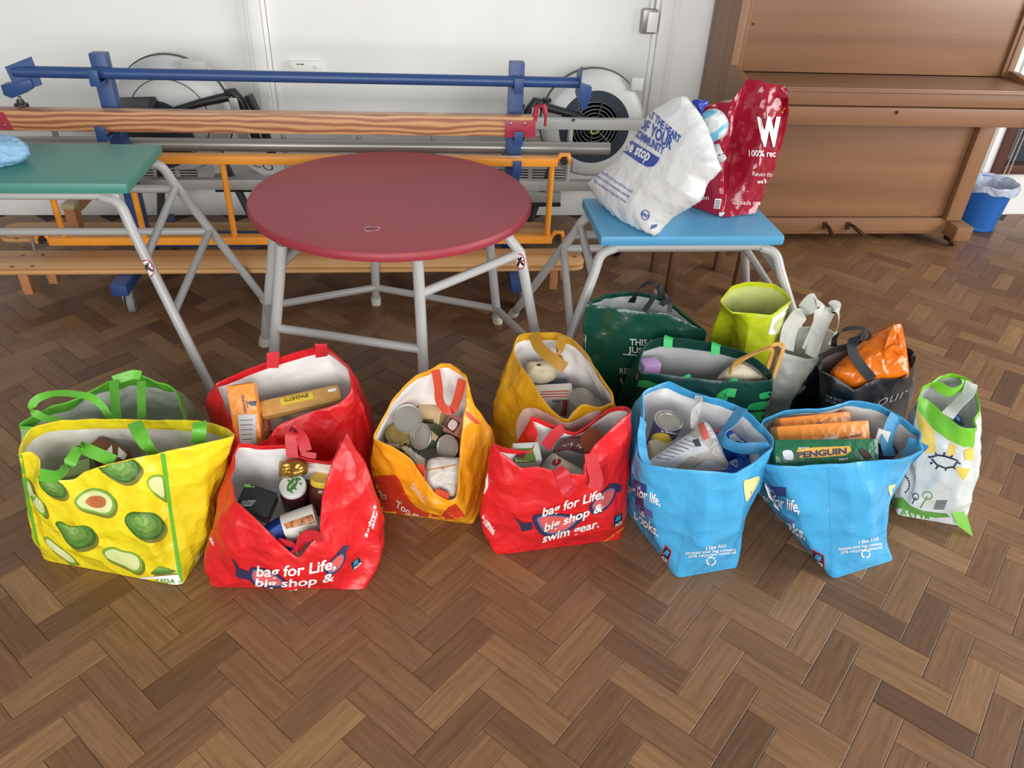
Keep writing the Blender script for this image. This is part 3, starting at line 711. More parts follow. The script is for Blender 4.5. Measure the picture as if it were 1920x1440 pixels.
# ---- low wooden benches on the trolley arms
m_be = wood('bench_pine', (176, 124, 78), (216, 168, 112), 'X', 11., .03, 4., .42)
m_leg = wood('bench_leg_wood', (176, 116, 74), (198, 140, 94), 'Z', 10., .08, bands=False)
m_pad = mat('cream_rubber', (196, 184, 146), .6)
m_knot = mat('wood_knot', (116, 76, 48), .6)
def bench(lab, xa, xb, y0, y1, zb_, ends, knots=()):
    t = thing('balance_bench', lab, 'bench', ((xa+xb)/2, (y0+y1)/2, zb_))
    r = .055; pts = []
    for cx, cy, a0 in ((xb-r, y0+r*.8, -90), (xb-r, y1-r*.8, 0), (xa+r, y1-r*.8, 90), (xa+r, y0+r*.8, 180)):
        for k in range(5):
            a = math.radians(a0+k*22.5); pts.append((cx+r*math.cos(a), cy+r*.8*math.sin(a), zb_))
    o_ = MB().prism(pts, (0, 0, .034), .005).build('seat_board', m_be, t)
    return t, o_
b1, s1 = bench('front pine bench with clipped corners low on the trolley arms', ay(-60, 505, 2.95).x, ay(1097, 495, 2.98).x, 2.965, 3.13, .141, None)
for px in (85, 57): 
    x = ay(px, 530, 2.99).x
for x in (-1.60, .55):
    for y in (2.99, 3.085):
        MB().box((x+(0 if y < 3.05 else .06)-.018, y-.016, .05), (x+(0 if y < 3.05 else .06)+.018, y+.016, .14), .003).build('leg', m_leg, b1)
for kx, ky in ((23, 500), (61, 499), (43, 479), (81, 478), (1077, 481)): print_poly(s1, circ(kx, ky, 4.5, 1.6, 10), 'knot', m_knot, b1, .0006, 3)
b2, s2 = bench('rear pine bench behind the trolley front bench with rubber padded feet turned up', ay(-2, 458, 3.29).x, ay(1030, 440, 3.29).x, 3.282, 3.43, .141, None)
for x, a in ((-1.5, .07), (.42, -.07)):
    f_ = MB().prism([(x-.02, 3.40, .186), (x+.02, 3.40, .186), (x+.02, 3.41, .2), (x+.02, 3.62, .255), (x-.02, 3.62, .255), (x-.02, 3.41, .2)][0:1]+[(x-.02, 3.42, .19), (x-.02, 3.66, .25), (x-.02, 3.66, .28), (x-.02, 3.34, .255), (x-.02, 3.34, .225)], (.04, 0, 0), .002)
    lg = MB().box((x-.022, 3.30, .186), (x+.022, 3.36, .30), .003).box((x-.022, 3.361, .25), (x+.022, 3.6, .30), .003).build('leg', m_leg, b2)
    for y in (3.305, 3.54):
        MB().box((x-.028, y-.01, .285), (x+.028, y+.055, .306), .006).build('foot_pad', m_pad, lg)
print_poly(s2, circ(31, 447, 4, 1.6, 10), 'knot', m_knot, b2, .0006, 3)
# ---- rowing machines against the wall
m_lg = mat('light_grey_plastic', (198, 200, 198), .4)
m_nav = mat('dark_slate_plastic', (42, 50, 62), .45)
m_dg = mat('dark_grey_plastic', (62, 64, 66), .5)
m_c2 = mat('logo_yellow', (204, 206, 90), .5)
m_ring = mat('grille_grey', (128, 132, 136), .4)
def rower(cx, cz, R, s, y0, ln, lab, grille, rz, text=None):
    """flywheel centre (cx,cz), s=+1: rail runs towards +x; y0 = room-side face"""
    t = thing('rowing_machine', lab, 'rowing machine', (cx, y0+.08, 0))
    c = Vector((cx, y0, cz)); A = (0, -1, 0)
    hs = MB().lathe([(R*.55, -.17), (R, -.16), (R+.004, -.15), (R+.004, -.035), (R*.985, -.01), (R*.93, 0), (R*.70, .006), (R*.69, 0), (R*.69, -.02)], c, A, 56).build('flywheel_housing', m_lg, t)
    MB().lathe([(R+.005, -.085), (R+.009, -.085), (R+.009, -.1), (R+.005, -.1)], c, A, 56).build('housing_band', m_dg, t)
    if grille:
        MB().lathe([(R*.69, -.004), (R*.69, .0085), (R*.50, .0085), (R*.50, -.004)], c, A, 56).build('grille_rim', m_nav, t)
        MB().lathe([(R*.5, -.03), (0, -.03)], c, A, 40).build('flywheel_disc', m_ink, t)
        for k in range(1, 7):
            r_ = R*(.06+.07*k); MB().lathe([(r_, -.004), (r_+R*.012, -.004), (r_+R*.012, .004), (r_, .004), (r_, -.004)], c, A, 44).build('grille_ring', m_ring, t)
        for k in range(6):
            a = k*math.pi/3+.3; d = Vector((math.cos(a), 0, math.sin(a))); 
            MB().tube([c+d*R*.1+Vector((0, -.004, 0)), c+d*R*.5+Vector((0, -.004, 0))], .005, 6).build('grille_spoke', m_nav, t)
        hub = MB().lathe([(R*.13, -.004), (R*.13, .012), (R*.11, .014), (0, .014)], c, A, 24).build('hub_cap', m_nav, t)
        if text: print_text(hub, text, (1107, 250), (1122, 253), (1, -11), 'logo', m_c2, t, .03, .25, .001)
        MB().box((cx+R*.62, y0-.02, cz+R*.72), (cx+R*.85, y0+.02, cz+R*.95), .008).build('housing_clip', m_lg, t)
    else:
        MB().lathe([(0, .02), (R*.45, .012), (R*.68, .007)], c, A, 40).build('side_cover', m_lg, t)
        MB().box((cx+R*.35, y0-.02, cz+R*.82), (cx+R*.75, y0+.05, cz+R*1.0), .01).build('housing_clip', m_lg, t)
        MB().lathe([(0, .014), (R*.62, .012), (R*.62, .009)], c+Vector((-.06, -.014, -R*.28)), A, 30).build('dark_fairing', m_nav, t)
    # monitor on its arm, handle with grips
    pv = Vector((cx+s*R*1.12, y0-.015, cz+R*.42)); 
    MB().tube([pv, pv+Vector((-s*R*.5, -.02, -R*.1)), pv+Vector((-s*R*1.2, -.03, -R*.3))], [.02, .016, .014], 10).build('monitor_arm', m_black, t)
    mc = pv+Vector((-s*R*1.62, -.05, -R*.16))
    if not grille:
        mo = MB().box((-.085, -.05, -.014), (.085, .05, .014), .008, Matrix.Rotation(math.radians(24), 3, 'X') @ Matrix.Rotation(s*-.05, 3, 'Y'), mc).build('monitor', m_black, t)
        MB().box((-.07, -.037, -.002), (.06, .03, .002), .001, Matrix.Rotation(math.radians(24), 3, 'X') @ Matrix.Rotation(s*-.05, 3, 'Y'), mc+Vector((0, -.0065, .0145))).build('screen', m_dg, mo)
    MB().tube([pv+Vector((-s*.01, -.0, .01)), pv+Vector((s*.02, -.01, .02)), pv+Vector((s*.05, -.01, -.02)), pv+Vector((s*.09, -.01, -.18))], .02, 10).build('handle_mount', m_black, t)
    MB().tube([pv+Vector((s*.085, -.03, .015)), pv+Vector((s*.13, -.03, -.12)), pv+Vector((s*.15, -.03, -.24))], .019, 12).build('handle_grip', m_black, t)
    MB().prism([pv+Vector((s*.0, -.03, .0)), pv+Vector((s*.035, -.03, 0)), pv+Vector((s*.06, -.03, -.2)), pv+Vector((s*.02, -.03, -.2))], (0, .008, 0), .002).build('upright_plate', m_al, t)
    # rail and legs
    ra = Vector((cx+s*.15, y0+.07, rz+.07)); rb = Vector((cx+s*ln, y0+.07, rz))
    MB().box((min(cx+s*.12, cx+s*ln), y0+.05, rz), (max(cx+s*.12, cx+s*ln), y0+.11, rz+.05), .003).build('seat_rail', m_al, t)
    MB().box((min(cx+s*.12, cx+s*ln), y0+.042, rz-.018), (max(cx+s*.12, cx+s*ln), y0+.118, rz-.001), .002).build('rail_foot', m_ink, t)
    for dx in (-.1, .16):
        lg = MB().tube([(cx+s*dx, y0+.08, cz-R*.75), (cx+s*(dx*1.8), y0+.08, .02)], .018, 10).build('leg', m_dg, t)
    MB().tube([(cx+s*ln*.92, y0+.08, rz), (cx+s*ln*.95, y0+.08, .02)], .018, 10).build('leg', m_dg, t)
    for k in (-1, 1): MB().lathe([(0, -.012), (.03, -.012), (.034, 0), (.03, .012), (0, .012)], (cx+s*(-.18+.47*(k > 0)), y0+.08+k*.0, .034), (0, 1, 0), 18).build('foot_wheel', m_black, t)
    return t
r1 = rower(-1.085, .6, .238, 1, 3.56, .98, 'grey rowing machine showing its monitor arm behind the wooden beam', False, .27)
r2 = rower(.792, .583, .236, -1, 3.56, .78, 'grey rowing machine with round dark fan grille beside the wall column', True, .2, 'C2')
for k, (za, ph) in enumerate(((.31, 0.), (.335, 1.3))):
    cb_ = MB().tube(spline([Vector((-1.35+.27*i, 3.495+.012*k, za+.012*math.sin(i*1.9+ph))) for i in range(8)], 5), .005, 8).build('power_cable', m_ink, None, (-.4, 3.495+.012*k, za-.02))
    tag(cb_, ('black cable strung behind the silver ladder, lower of the pair', 'black cable strung behind the silver ladder, upper of the pair')[k], 'cable', 'cables behind the ladder')
MB().tube([(.86, 3.6, .16), (.9, 3.5, .09), (.925, 3.44, .06)], .016, 10).build('castor_arm', m_black, r2)
MB().lathe([(0, -.014), (.034, -.014), (.04, 0), (.034, .014), (0, .014)], (.93, 3.42, .04), (1, .4, 0), 20).build('castor_wheel', m_black, r2)
sg = MB().prism([ay(430, 290, 3.5), ay(560, 290, 3.5), ay(560, 345, 3.5), ay(520, 345, 3.5)], (0, .012, 0)).build('rail_side_plate', m_lg, r1)
print_text(sg, 'CO', (472, 310), (512, 322), (1, -14), 'lettering', m_dg, r1, -.005)
# ================================================================== SHOPPING BAGS
m_wlin = mat('white_woven_lining', (240, 237, 235), .7, bump=(90, .12))
def bag(name, lab, corners, rim, m_out, m_in, m_hem, bulge=.012, wr=.006, seed=1, mids=None, hem=.03, NT=34, sub=8, closed=False, tT=.36, cat='bag', th=.0034, extra=0.0, z0=.0015, kind='outer_shell'):
    """corners: FL,FR,BR,BL on the floor (Vectors); rim: (px,py,z,q) with q = place along the bottom outline (0=FL,1=FR,2=BR,3=BL).
       mids: {rim index: (px,py,z)} where the wall passes at half height"""
    Cn = [Vector((c[0], c[1], (c[2] if len(c) > 2 else 0)+z0)) for c in corners]; cen = sum(Cn, Vector())/4
    T = [az(a, b, z) for a, b, z, q in rim]; B = []
    for a, b, z, q in rim:
        q = q % 4; i = int(q); B.append(Cn[i].lerp(Cn[(i+1) % 4], q-i))
    def per(q):
        q = q % 4; i = int(q); f = q-i; p = Cn[i].lerp(Cn[(i+1) % 4], f)
        k = min(f, 1-f)
        return p if k > .06 else p.lerp(cen, .035*(1-k/.06))
    qs = [r[3] for r in rim]
    for k in range(1, len(qs)):
        while qs[k] < qs[k-1]: qs[k] += 4
    qs.append(qs[0]+4)
    tc_ = sum(T, Vector())/len(T)
    Mi = []
    for k in range(len(T)):
        p = (B[k]+T[k])/2; c_ = (cen+tc_)/2; d = Vector((p.x-c_.x, p.y-c_.y, 0)); d.normalize(); p = p+d*bulge*2
        if mids and k in mids: p = az(*mids[k])
        Mi.append(p)
    ten = .22; Bs = [per(qs[k]+(qs[k+1]-qs[k])*j/sub) for k in range(len(T)) for j in range(sub)]; Ms = spline(Mi, sub, True, ten); Ts = spline(T, sub, True, tT); NS = len(Bs)
    G = []
    for j in range(NT+1):
        t = j/NT; row = []
        for i in range(NS):
            l0 = (t-.5)*(t-1)*2; l1 = -4*t*(t-1); l2 = 2*t*(t-.5)
            p = Bs[i]*l0+Ms[i]*l1+Ts[i]*l2
            row.append(p)
        G.append(row)
    # outward direction and crumple
    N_ = []
    for j in range(NT+1):
        row = []
        for i in range(NS):
            t1 = G[j][(i+1) % NS]-G[j][i-1]; t2 = G[min(j+1, NT)][i]-G[max(j-1, 0)][i]
            n = t1.cross(t2)
            if n.length < 1e-9: n = Vector((0, 0, 1))
            n.normalize(); row.append(n)
        N_.append(row)
    c_ = (cen+tc_)/2; sgn = sum(N_[NT//2][i].dot(G[NT//2][i]-c_) for i in range(NS)); sgn = 1 if sgn > 0 else -1
    S = Vector((seed*3.1, seed*1.7, seed*.9))
    for j in range(NT+1):
        t = j/NT; e = min(1, t*5)*(1 if t < .9 else .6)
        for i in range(NS):
            p = G[j][i]
            a = noise.noise(p*9+S)*.9 + noise.noise(p*22+S*2)*.55
            ridg = (.28-abs(noise.noise(Vector((p.x*11, p.y*11, p.z*6))+S)))*2.2 + (.25-abs(noise.noise(Vector((p.x*24+p.z*9, p.y*24-p.z*9, p.z*17))+S)))*.9
            G[j][i] = p + N_[j][i]*sgn*wr*e*(a+ridg)*1.25
            if G[j][i].z < Cn[0].z: G[j][i].z = Cn[0].z
    for j in range(NT+1):          # surface direction again after crumpling
        for i in range(NS):
            n = (G[j][(i+1) % NS]-G[j][i-1]).cross(G[min(j+1, NT)][i]-G[max(j-1, 0)][i])
            if n.length > 1e-9: N_[j][i] = (N_[j][i]+n.normalized()).normalized()
    base = Vector((cen.x, cen.y, Cn[0].z))
    root = thing(name, lab, cat, base)
    o = MB(); o.add([v for r in G for v in r], [(j*NS+i, j*NS+(i+1) % NS, (j+1)*NS+(i+1) % NS, (j+1)*NS+i) for j in range(NT) for i in range(NS)])
    bc_ = sum(G[0], Vector())/NS; o.add(G[0]+[bc_], [(i, (i+1) % NS, NS) for i in range(NS)])
    if closed:
        tcn = sum(G[NT], Vector())/NS; o.add(G[NT]+[tcn], [(i, (i+1) % NS, NS) for i in range(NS)])
    shell = o.build(kind, m_out, root)
    res = {'root': root, 'shell': shell, 'G': G, 'N': N_, 's': sgn, 'NS': NS, 'NT': NT, 'T': Ts, 'sub': sub}
    if closed: return res
    def inn(j, i, d): return G[j][i]-N_[j][i]*sgn*d
    jh = max(1, int(round(NT*hem/.36))) if hem else 0
    L_ = [[inn(j, i, th) for i in range(NS)] for j in range(NT+1)]
    for i in range(NS): L_[0][i] = L_[0][i]+Vector((0, 0, .003))
    mb = MB(); J = NT-jh
    mb.add([v for r in L_[:J+1] for v in r], [(j*NS+i, (j+1)*NS+i, (j+1)*NS+(i+1) % NS, j*NS+(i+1) % NS) for j in range(J) for i in range(NS)])
    mb.add(L_[0]+[bc_+Vector((0, 0, .004))], [(i, (i+1) % NS, NS) for i in range(NS)])
    res['lining'] = mb.build('lining', m_in, root)
    hb = MB(); rows = [[inn(j, i, th+.0006) for i in range(NS)] for j in range(NT-jh, NT+1)]+[[G[NT][i]+Vector((0, 0, .0012)) for i in range(NS)], [G[NT][i]+N_[NT][i]*sgn*.0008 for i in range(NS)], [G[NT-1][i]+N_[NT-1][i]*sgn*.0008 for i in range(NS)]]
    hb.add([v for r in rows for v in r], [(j*NS+i, j*NS+(i+1) % NS, (j+1)*NS+(i+1) % NS, (j+1)*NS+i) for j in range(len(rows)-1) for i in range(NS)])
    res['hem'] = hb.build('hem', m_hem, root)
    return res
def strap(b, pts, wid, side, m_, name='handle', th=.0018):
    return MB().ribbon([az(*p) if len(p) == 3 else Vector(p[:3]) for p in pts], wid, side, th).build(name, m_, b['root'])
def rect(FL, FR, dep):
    d = FR-FL; n = Vector((-d.y, d.x, 0)).normalized()*dep; return [FL, FR, FR+n, FL+n]
X, Y_, Z = Vector((1, 0, 0)), Vector((0, 1, 0)), Vector((0, 0, 1))
# ---- A: yellow bag printed with avocados
m_ay = mat('yellow_print_film', (236, 218, 40), .32, crumple=(15, .5), bump=(30, .2), var=((226, 204, 30), 9., .3))
m_agr = mat('lime_green_tape', (98, 176, 52), .4, bump=(60, .15))
m_alin = mat('grey_white_lining', (228, 227, 216), .7, bump=(90, .15))
A = [az(77, 1050), az(340, 1100), az(398, 1036)+Vector((-.005, .06, 0)), az(77, 1050)+Vector((.06, .2, 0))]
bA = bag('avocado_shopping_bag', 'yellow shopping bag printed with green avocados', A,
  [(35, 851, .35, 0), (56, 848, .35, .06), (71, 862, .34, .1), (74, 888, .32, .16), (108, 900, .31, .24), (138, 900, .31, .36), (158, 886, .33, .5), (198, 872, .35, .66), (250, 860, .37, .83), (304, 850, .385, 1.0),
   (370, 834, .385, 1.5), (437, 817, .365, 2.0), (412, 797, .355, 2.12), (388, 791, .35, 2.22), (330, 789, .35, 2.4), (274, 789, .35, 2.55), (210, 788, .35, 2.7), (154, 787, .35, 2.85), (95, 794, .35, 3.0), (60, 805, .345, 3.2), (44, 826, .345, 3.6)],
  m_ay, m_alin, m_ay, seed=2, wr=.005, hem=.03, mids={11: (410, 930, .18), 9: (322, 970, .19), 0: (52, 945, .18)})
m_sh = bA['shell']; rA = bA['root']
for pts in ([(34, 851), (41, 851), (58, 950), (80, 1050), (76, 1053), (52, 950)], [(300, 851), (309, 849), (324, 965), (341, 1075), (344, 1101), (336, 1098), (318, 968)], [(76, 1043), (140, 1062), (200, 1076), (262, 1084), (342, 1094), (341, 1101), (262, 1092), (200, 1085), (76, 1052)]):
    print_poly(m_sh, pts, 'seam_tape', m_agr, rA, .0016, 6)
m_av0 = mat('avocado_skin_dark', (66, 108, 40), .5, var=((52, 90, 30), 90., .15))
m_av1 = mat('avocado_skin', (92, 138, 56), .5, var=((74, 118, 44), 110., .15))
m_av5 = mat('avocado_skin_light', (116, 160, 74), .5, var=((94, 138, 58), 110., .15))
m_av6 = mat('avocado_skin_bright', (146, 184, 98), .5, var=((118, 160, 74), 110., .15))
m_av2 = mat('avocado_rim', (118, 168, 62), .5)
m_av3 = mat('avocado_flesh', (220, 224, 166), .5, var=((206, 216, 140), 20., .2))
m_av4 = mat('avocado_stone', (176, 92, 44), .45, var=((196, 118, 70), 30., .2))
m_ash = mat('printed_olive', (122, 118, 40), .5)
m_asda = mat('print_green', (86, 160, 60), .45)
def cr(X_, Y2): return (20+X_/3.273, 680+Y2/3.273)
def avo(pts, halves=None, stone=None):
    P = [cr(*p) for p in pts]
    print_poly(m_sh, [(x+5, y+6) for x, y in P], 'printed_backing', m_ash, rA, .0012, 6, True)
    o = print_poly(m_sh, P, 'printed_avocado', m_av0 if halves is None else m_av2, rA, .002, 6, True)
    if halves is None:
        cx = sum(p[0] for p in P)/len(P); cy = sum(p[1] for p in P)/len(P)
        for sc_, mm, l in ((.87, m_av1, .0026), (.62, m_av5, .0031), (.34, m_av6, .0036)): print_poly(m_sh, [(cx-2*(1-sc_)*4+(x-cx)*sc_, cy-3*(1-sc_)*4+(y-cy)*sc_) for x, y in P], 'printed_highlight', mm, rA, l, 5, True)
    if halves is not None:
        cx = sum(p[0] for p in P)/len(P); cy = sum(p[1] for p in P)/len(P)
        print_poly(m_sh, [(cx+(x-cx)*.86, cy+(y-cy)*.82) for x, y in P], 'printed_flesh', m_av3, rA, .0027, 6, True)
        if stone: print_poly(m_sh, [cr(*p) for p in stone], 'printed_stone', m_av4, rA, .0034, 5, True)
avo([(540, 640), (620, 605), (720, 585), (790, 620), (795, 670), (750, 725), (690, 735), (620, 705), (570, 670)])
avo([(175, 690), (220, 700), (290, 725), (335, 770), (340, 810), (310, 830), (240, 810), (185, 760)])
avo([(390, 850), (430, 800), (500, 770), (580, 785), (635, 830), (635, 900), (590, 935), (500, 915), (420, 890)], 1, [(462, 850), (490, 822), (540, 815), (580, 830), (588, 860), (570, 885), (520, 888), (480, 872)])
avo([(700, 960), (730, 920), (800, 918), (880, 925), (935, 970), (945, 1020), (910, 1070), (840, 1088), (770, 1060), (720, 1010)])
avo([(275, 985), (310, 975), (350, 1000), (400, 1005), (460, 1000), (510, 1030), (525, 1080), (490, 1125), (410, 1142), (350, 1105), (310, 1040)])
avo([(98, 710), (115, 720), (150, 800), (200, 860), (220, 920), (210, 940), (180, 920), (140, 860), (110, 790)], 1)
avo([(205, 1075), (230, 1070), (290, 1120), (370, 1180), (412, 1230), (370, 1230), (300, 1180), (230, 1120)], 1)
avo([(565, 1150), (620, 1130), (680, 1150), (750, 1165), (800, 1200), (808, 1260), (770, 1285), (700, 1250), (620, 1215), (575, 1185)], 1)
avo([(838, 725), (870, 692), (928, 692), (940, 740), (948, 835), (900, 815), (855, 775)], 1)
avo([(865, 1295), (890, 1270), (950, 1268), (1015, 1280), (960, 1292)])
print_poly(m_sh, [cr(775, 1318), cr(1028, 1300), cr(1052, 1365), cr(800, 1340)], 'print_panel', m_stkw, rA, .0018, 6)
print_text(m_sh, 'ASDA', cr(880, 1352), cr(1010, 1352), (1, -8), 'lettering', m_asda, rA, .03, 0, .0026)
print_poly(m_sh, [cr(1135, 1200), cr(1230, 1100), cr(1245, 1165), cr(1150, 1275)], 'print_panel', m_stkw, rA, .0016, 6)
print_text(m_sh, 'ASDA', cr(1175, 1185), cr(1290, 1075), (2, -14), 'lettering', m_asda, rA, .03, 0, .0026)
strap(bA, [(252, 792, .39), (262, 812, .385), (277, 838, .36), (292, 854, .33)], .034, X*.9-Y_*.2, m_agr)
strap(bA, [(374, 791, .39), (374, 806, .382), (371, 832, .345)], .034, X, m_agr)
strap(bA, [(74, 890, .32), (104, 893, .32), (128, 872, .335), (146, 842, .36), (152, 838, .362), (170, 846, .36), (196, 857, .35), (215, 865, .345)], .03, [Z*.8+Y_*.6, Z*.3+Y_, X+Z*.3, X, Y_+Z, Z+Y_], m_agr)
# ---- B: translucent bag with lime rim behind the avocado bag
m_tr = mat('frosted_film', (232, 236, 230), .4, trans=.2, bump=(40, .35))
m_trg = mat('green_grey_film', (176, 204, 156), .4, trans=.25, bump=(40, .35))
B_ = [Vector((-1.06, 1.79, 0)), Vector((-.66, 1.76, 0)), Vector((-.66, 1.95, 0)), Vector((-1.04, 1.97, 0))]
bB = bag('translucent_shopping_bag', 'frosted translucent shopping bag with lime green rim and straps', B_,
  [(39, 798, .29, 0), (120, 802, .28, .3), (200, 803, .275, .55), (290, 801, .28, .8), (343, 789, .285, 1), (340, 765, .30, 1.6), (325, 729, .32, 2), (295, 716, .325, 2.2), (264, 704, .33, 2.4), (209, 713, .33, 2.6), (125, 752, .315, 2.9), (72, 773, .305, 3.3)],
  m_trg, m_tr, m_agr, seed=5, wr=.007, hem=.045)
strap(bB, [(116, 787, 0.290), (92, 786, 0.300), (68, 776, 0.320), (60, 763, 0.340), (70, 748, 0.360), (100, 738, 0.370), (135, 738, 0.370), (170, 745, 0.360), (192, 762, 0.340), (206, 785, 0.310)], .02, [Y_, Y_+Z*.5, Z, Z+Y_*.4, Y_+Z*.3, Y_+Z*.3, X+Z*.2, X], m_agr)
strap(bB, [(213, 713, 0.335), (215, 745, 0.320), (219, 786, 0.290)], .024, X, m_agr)
strap(bB, [(265, 715, 0.332), (265, 745, 0.320), (266, 784, 0.290)], .022, X, m_agr)
strap(bB, [(213, 713, 0.334), (232, 707, 0.340), (250, 702, 0.343), (264, 704, 0.334)], .026, Z+Y_*.4, m_agr)
# ---- C: red bag at the back, with spaghetti and crackers
m_rd = mat('red_woven_film', (222, 36, 40), .38, crumple=(15, .5), bump=(30, .2), var=((208, 30, 36), 8., .3))
m_rdh = mat('red_hem_tape', (196, 34, 46), .5, bump=(80, .12))
C_ = [Vector((-.56, 1.70, 0)), Vector((-.185, 1.75, 0)), Vector((-.17, 1.96, 0)), Vector((-.57, 1.9, 0))]
bC = bag('red_shopping_bag', 'red shopping bag with white lining holding spaghetti and an upright cracker packet', C_,
  [(451, 836, .25, 0), (478, 836, .255, .15), (506, 822, .265, .3), (524, 797, .29, .4), (577, 775, .315, .62), (635, 757, .335, .9), (657, 735, .35, 1.2), (659, 707, .37, 1.7), (650, 684, .38, 2), (615, 654, .39, 2.25), (590, 653, .39, 2.4), (524, 671, .385, 2.7), (498, 680, .38, 2.82), (427, 708, .36, 3.0), (403, 721, .35, 3.15), (417, 750, .33, 3.5), (440, 812, .275, 3.85)],
  m_rd, m_wlin, m_rd, seed=8, wr=.004, hem=.018, mids={14: (394, 790, .2), 6: (690, 812, .2), 7: (692, 800, .22)})
for p, q in (((512, 661), (511, 690)), ((602, 645), (603, 669))):
    strap(bC, [(p[0], p[1]+9, .387), (p[0], p[1], .41), (p[0], p[1]+4, .405), (q[0], q[1], .365)], .034, X+Y_*.3, m_rdh)
# ---- D: red bag in front
D = [az(390, 1098), az(560, 1108), az(713, 1052), az(713, 1052)+Vector((-.1, .17, 0))]
D = [az(391, 1101), az(560, 1116)+Vector((.17, .005, 0)), az(714, 1050)+Vector((-.0, .07, 0)), az(391, 1101)+Vector((.075, .18, 0))]
bD = bag('red_shopping_bag', 'slumped red swim gear shopping bag holding jars and a dark box', D,
  [(439, 940, .30, 0), (458, 956, .285, .12), (498, 992, .24, .3), (530, 1022, .19, .42), (560, 1045, .155, .52), (580, 1022, .19, .6), (600, 1003, .215, .7), (602, 973, .25, .8), (608, 921, .31, .95), (625, 868, .365, 1.1),
   (648, 815, .385, 1.5), (638, 826, .34, 1.9), (622, 866, .285, 2.2), (592, 865, .28, 2.4), (562, 856, .29, 2.55), (543, 838, .31, 2.7), (526, 834, .315, 2.8), (480, 836, .315, 2.95), (448, 834, .32, 3.1), (438, 866, .315, 3.5), (432, 895, .31, 3.75)],
  m_rd, m_wlin, m_rd, seed=11, wr=.006, hem=.014, mids={0: (393, 1022, .13), 20: (400, 985, .14), 8: (675, 1000, .15), 9: (705, 990, .16), 10: (714, 965, .17)})
strap(bD, [(548, 858, .295), (546, 820, .345), (552, 808, .355), (566, 822, .345), (574, 846, .32)], .03, [X, X, Y_+Z, X], m_rdh)
strap(bD, [(563, 856, .285), (592, 860, .28)], .03, Z+Y_*.5, m_rdh, 'strap_end')
strap(bD, [(522, 1014, .195), (548, 1022, .185), (556, 1040, .16)], .02, Z, m_rdh, 'strap_end')
strap(bD, [(557, 1034, .165), (572, 1010, .2), (590, 1005, .215), (598, 1016, .2)], .035, Z+X*.3, m_rdh, 'strap_end')
# ---- E: orange and yellow bag
m_oy = mat('orange_yellow_film', (240, 158, 30), .35, crumple=(15, .5), bump=(30, .2), var=((244, 172, 34), 6., .3))
m_ored = mat('print_orange_red', (212, 66, 38), .42, var=((196, 54, 34), 14., .3))
m_orst = mat('coral_webbing', (216, 78, 52), .5, bump=(200, .1))
E_ = [az(712, 960), az(886, 984), az(930, 950)+Vector((-.02, .04, 0)), az(712, 960)+Vector((.06, .17, 0))]
bE = bag('orange_shopping_bag', 'orange and yellow shopping bag filled with tins', E_,
  [(700, 822, .295, 0), (733, 836, .285, .15), (769, 861, .26, .32), (797, 902, .215, .5), (815, 925, .19, .62), (838, 936, .18, .76), (854, 930, .19, .9), (861, 877, .25, 1.05), (866, 817, .31, 1.3), (870, 774, .35, 1.6),
   (876, 745, .375, 1.85), (877, 722, .39, 2), (871, 704, .40, 2.15), (856, 690, .40, 2.3), (840, 683, .40, 2.4), (822, 685, .40, 2.5), (776, 709, .385, 2.8), (735, 749, .355, 3.1), (712, 790, .32, 3.6)],
  m_oy, m_wlin, m_oy, seed=14, wr=.006, hem=.012, mids={9: (926, 850, .19), 8: (915, 870, .17), 10: (927, 832, .2), 7: (900, 905, .14), 0: (699, 885, .15)})
sE, rE = bE['shell'], bE['root']
def ce(x, y): return (680+x/4.364, 670+y/4.364)
print_poly(sE, [ce(*p) for p in ((95, 975), (180, 965), (270, 965), (300, 1000), (360, 1130), (430, 1220), (520, 1270), (640, 1300), (700, 1225), (760, 1195), (820, 1270), (880, 1360), (600, 1403), (330, 1340), (150, 1250), (105, 1120))], 'print_hill', m_ored, rE, .0014, 6)
print_poly(sE, [ce(*p) for p in ((840, 420), (870, 450), (960, 545), (925, 545), (870, 500), (838, 460))], 'print_hill', m_ored, rE, .0014, 6)
print_text(sE, "Sainsbury's", ce(395, 1055), ce(515, 1195), (6, -8), 'lettering', m_stkw, rE, .0, 0)
print_text(sE, 'OO', ce(118, 1115), ce(185, 1165), (4, -7), 'lettering', m_stkw, rE, .0)
print_text(sE, 'Too strong', ce(265, 1215), ce(590, 1375), (3, -12), 'lettering', m_stkw, rE, .01, 0, .0022, bend=4)
strap(bE, [(817, 694, .395), (822, 725, .37), (824, 750, .35), (835, 768, .335), (850, 766, .34), (860, 740, .36), (866, 712, .385)], .024, [X, X, X+Z*.3, Z+Y_*.3, X, X, X+Y_*.6], m_orst)
strap(bE, [(786, 870, .25), (793, 885, .23), (796, 902, .21)], .028, Z, m_orst, 'strap_end')
strap(bE, [(816, 921, .195), (830, 926, .19), (842, 932, .185)], .024, Z, m_orst, 'strap_end')
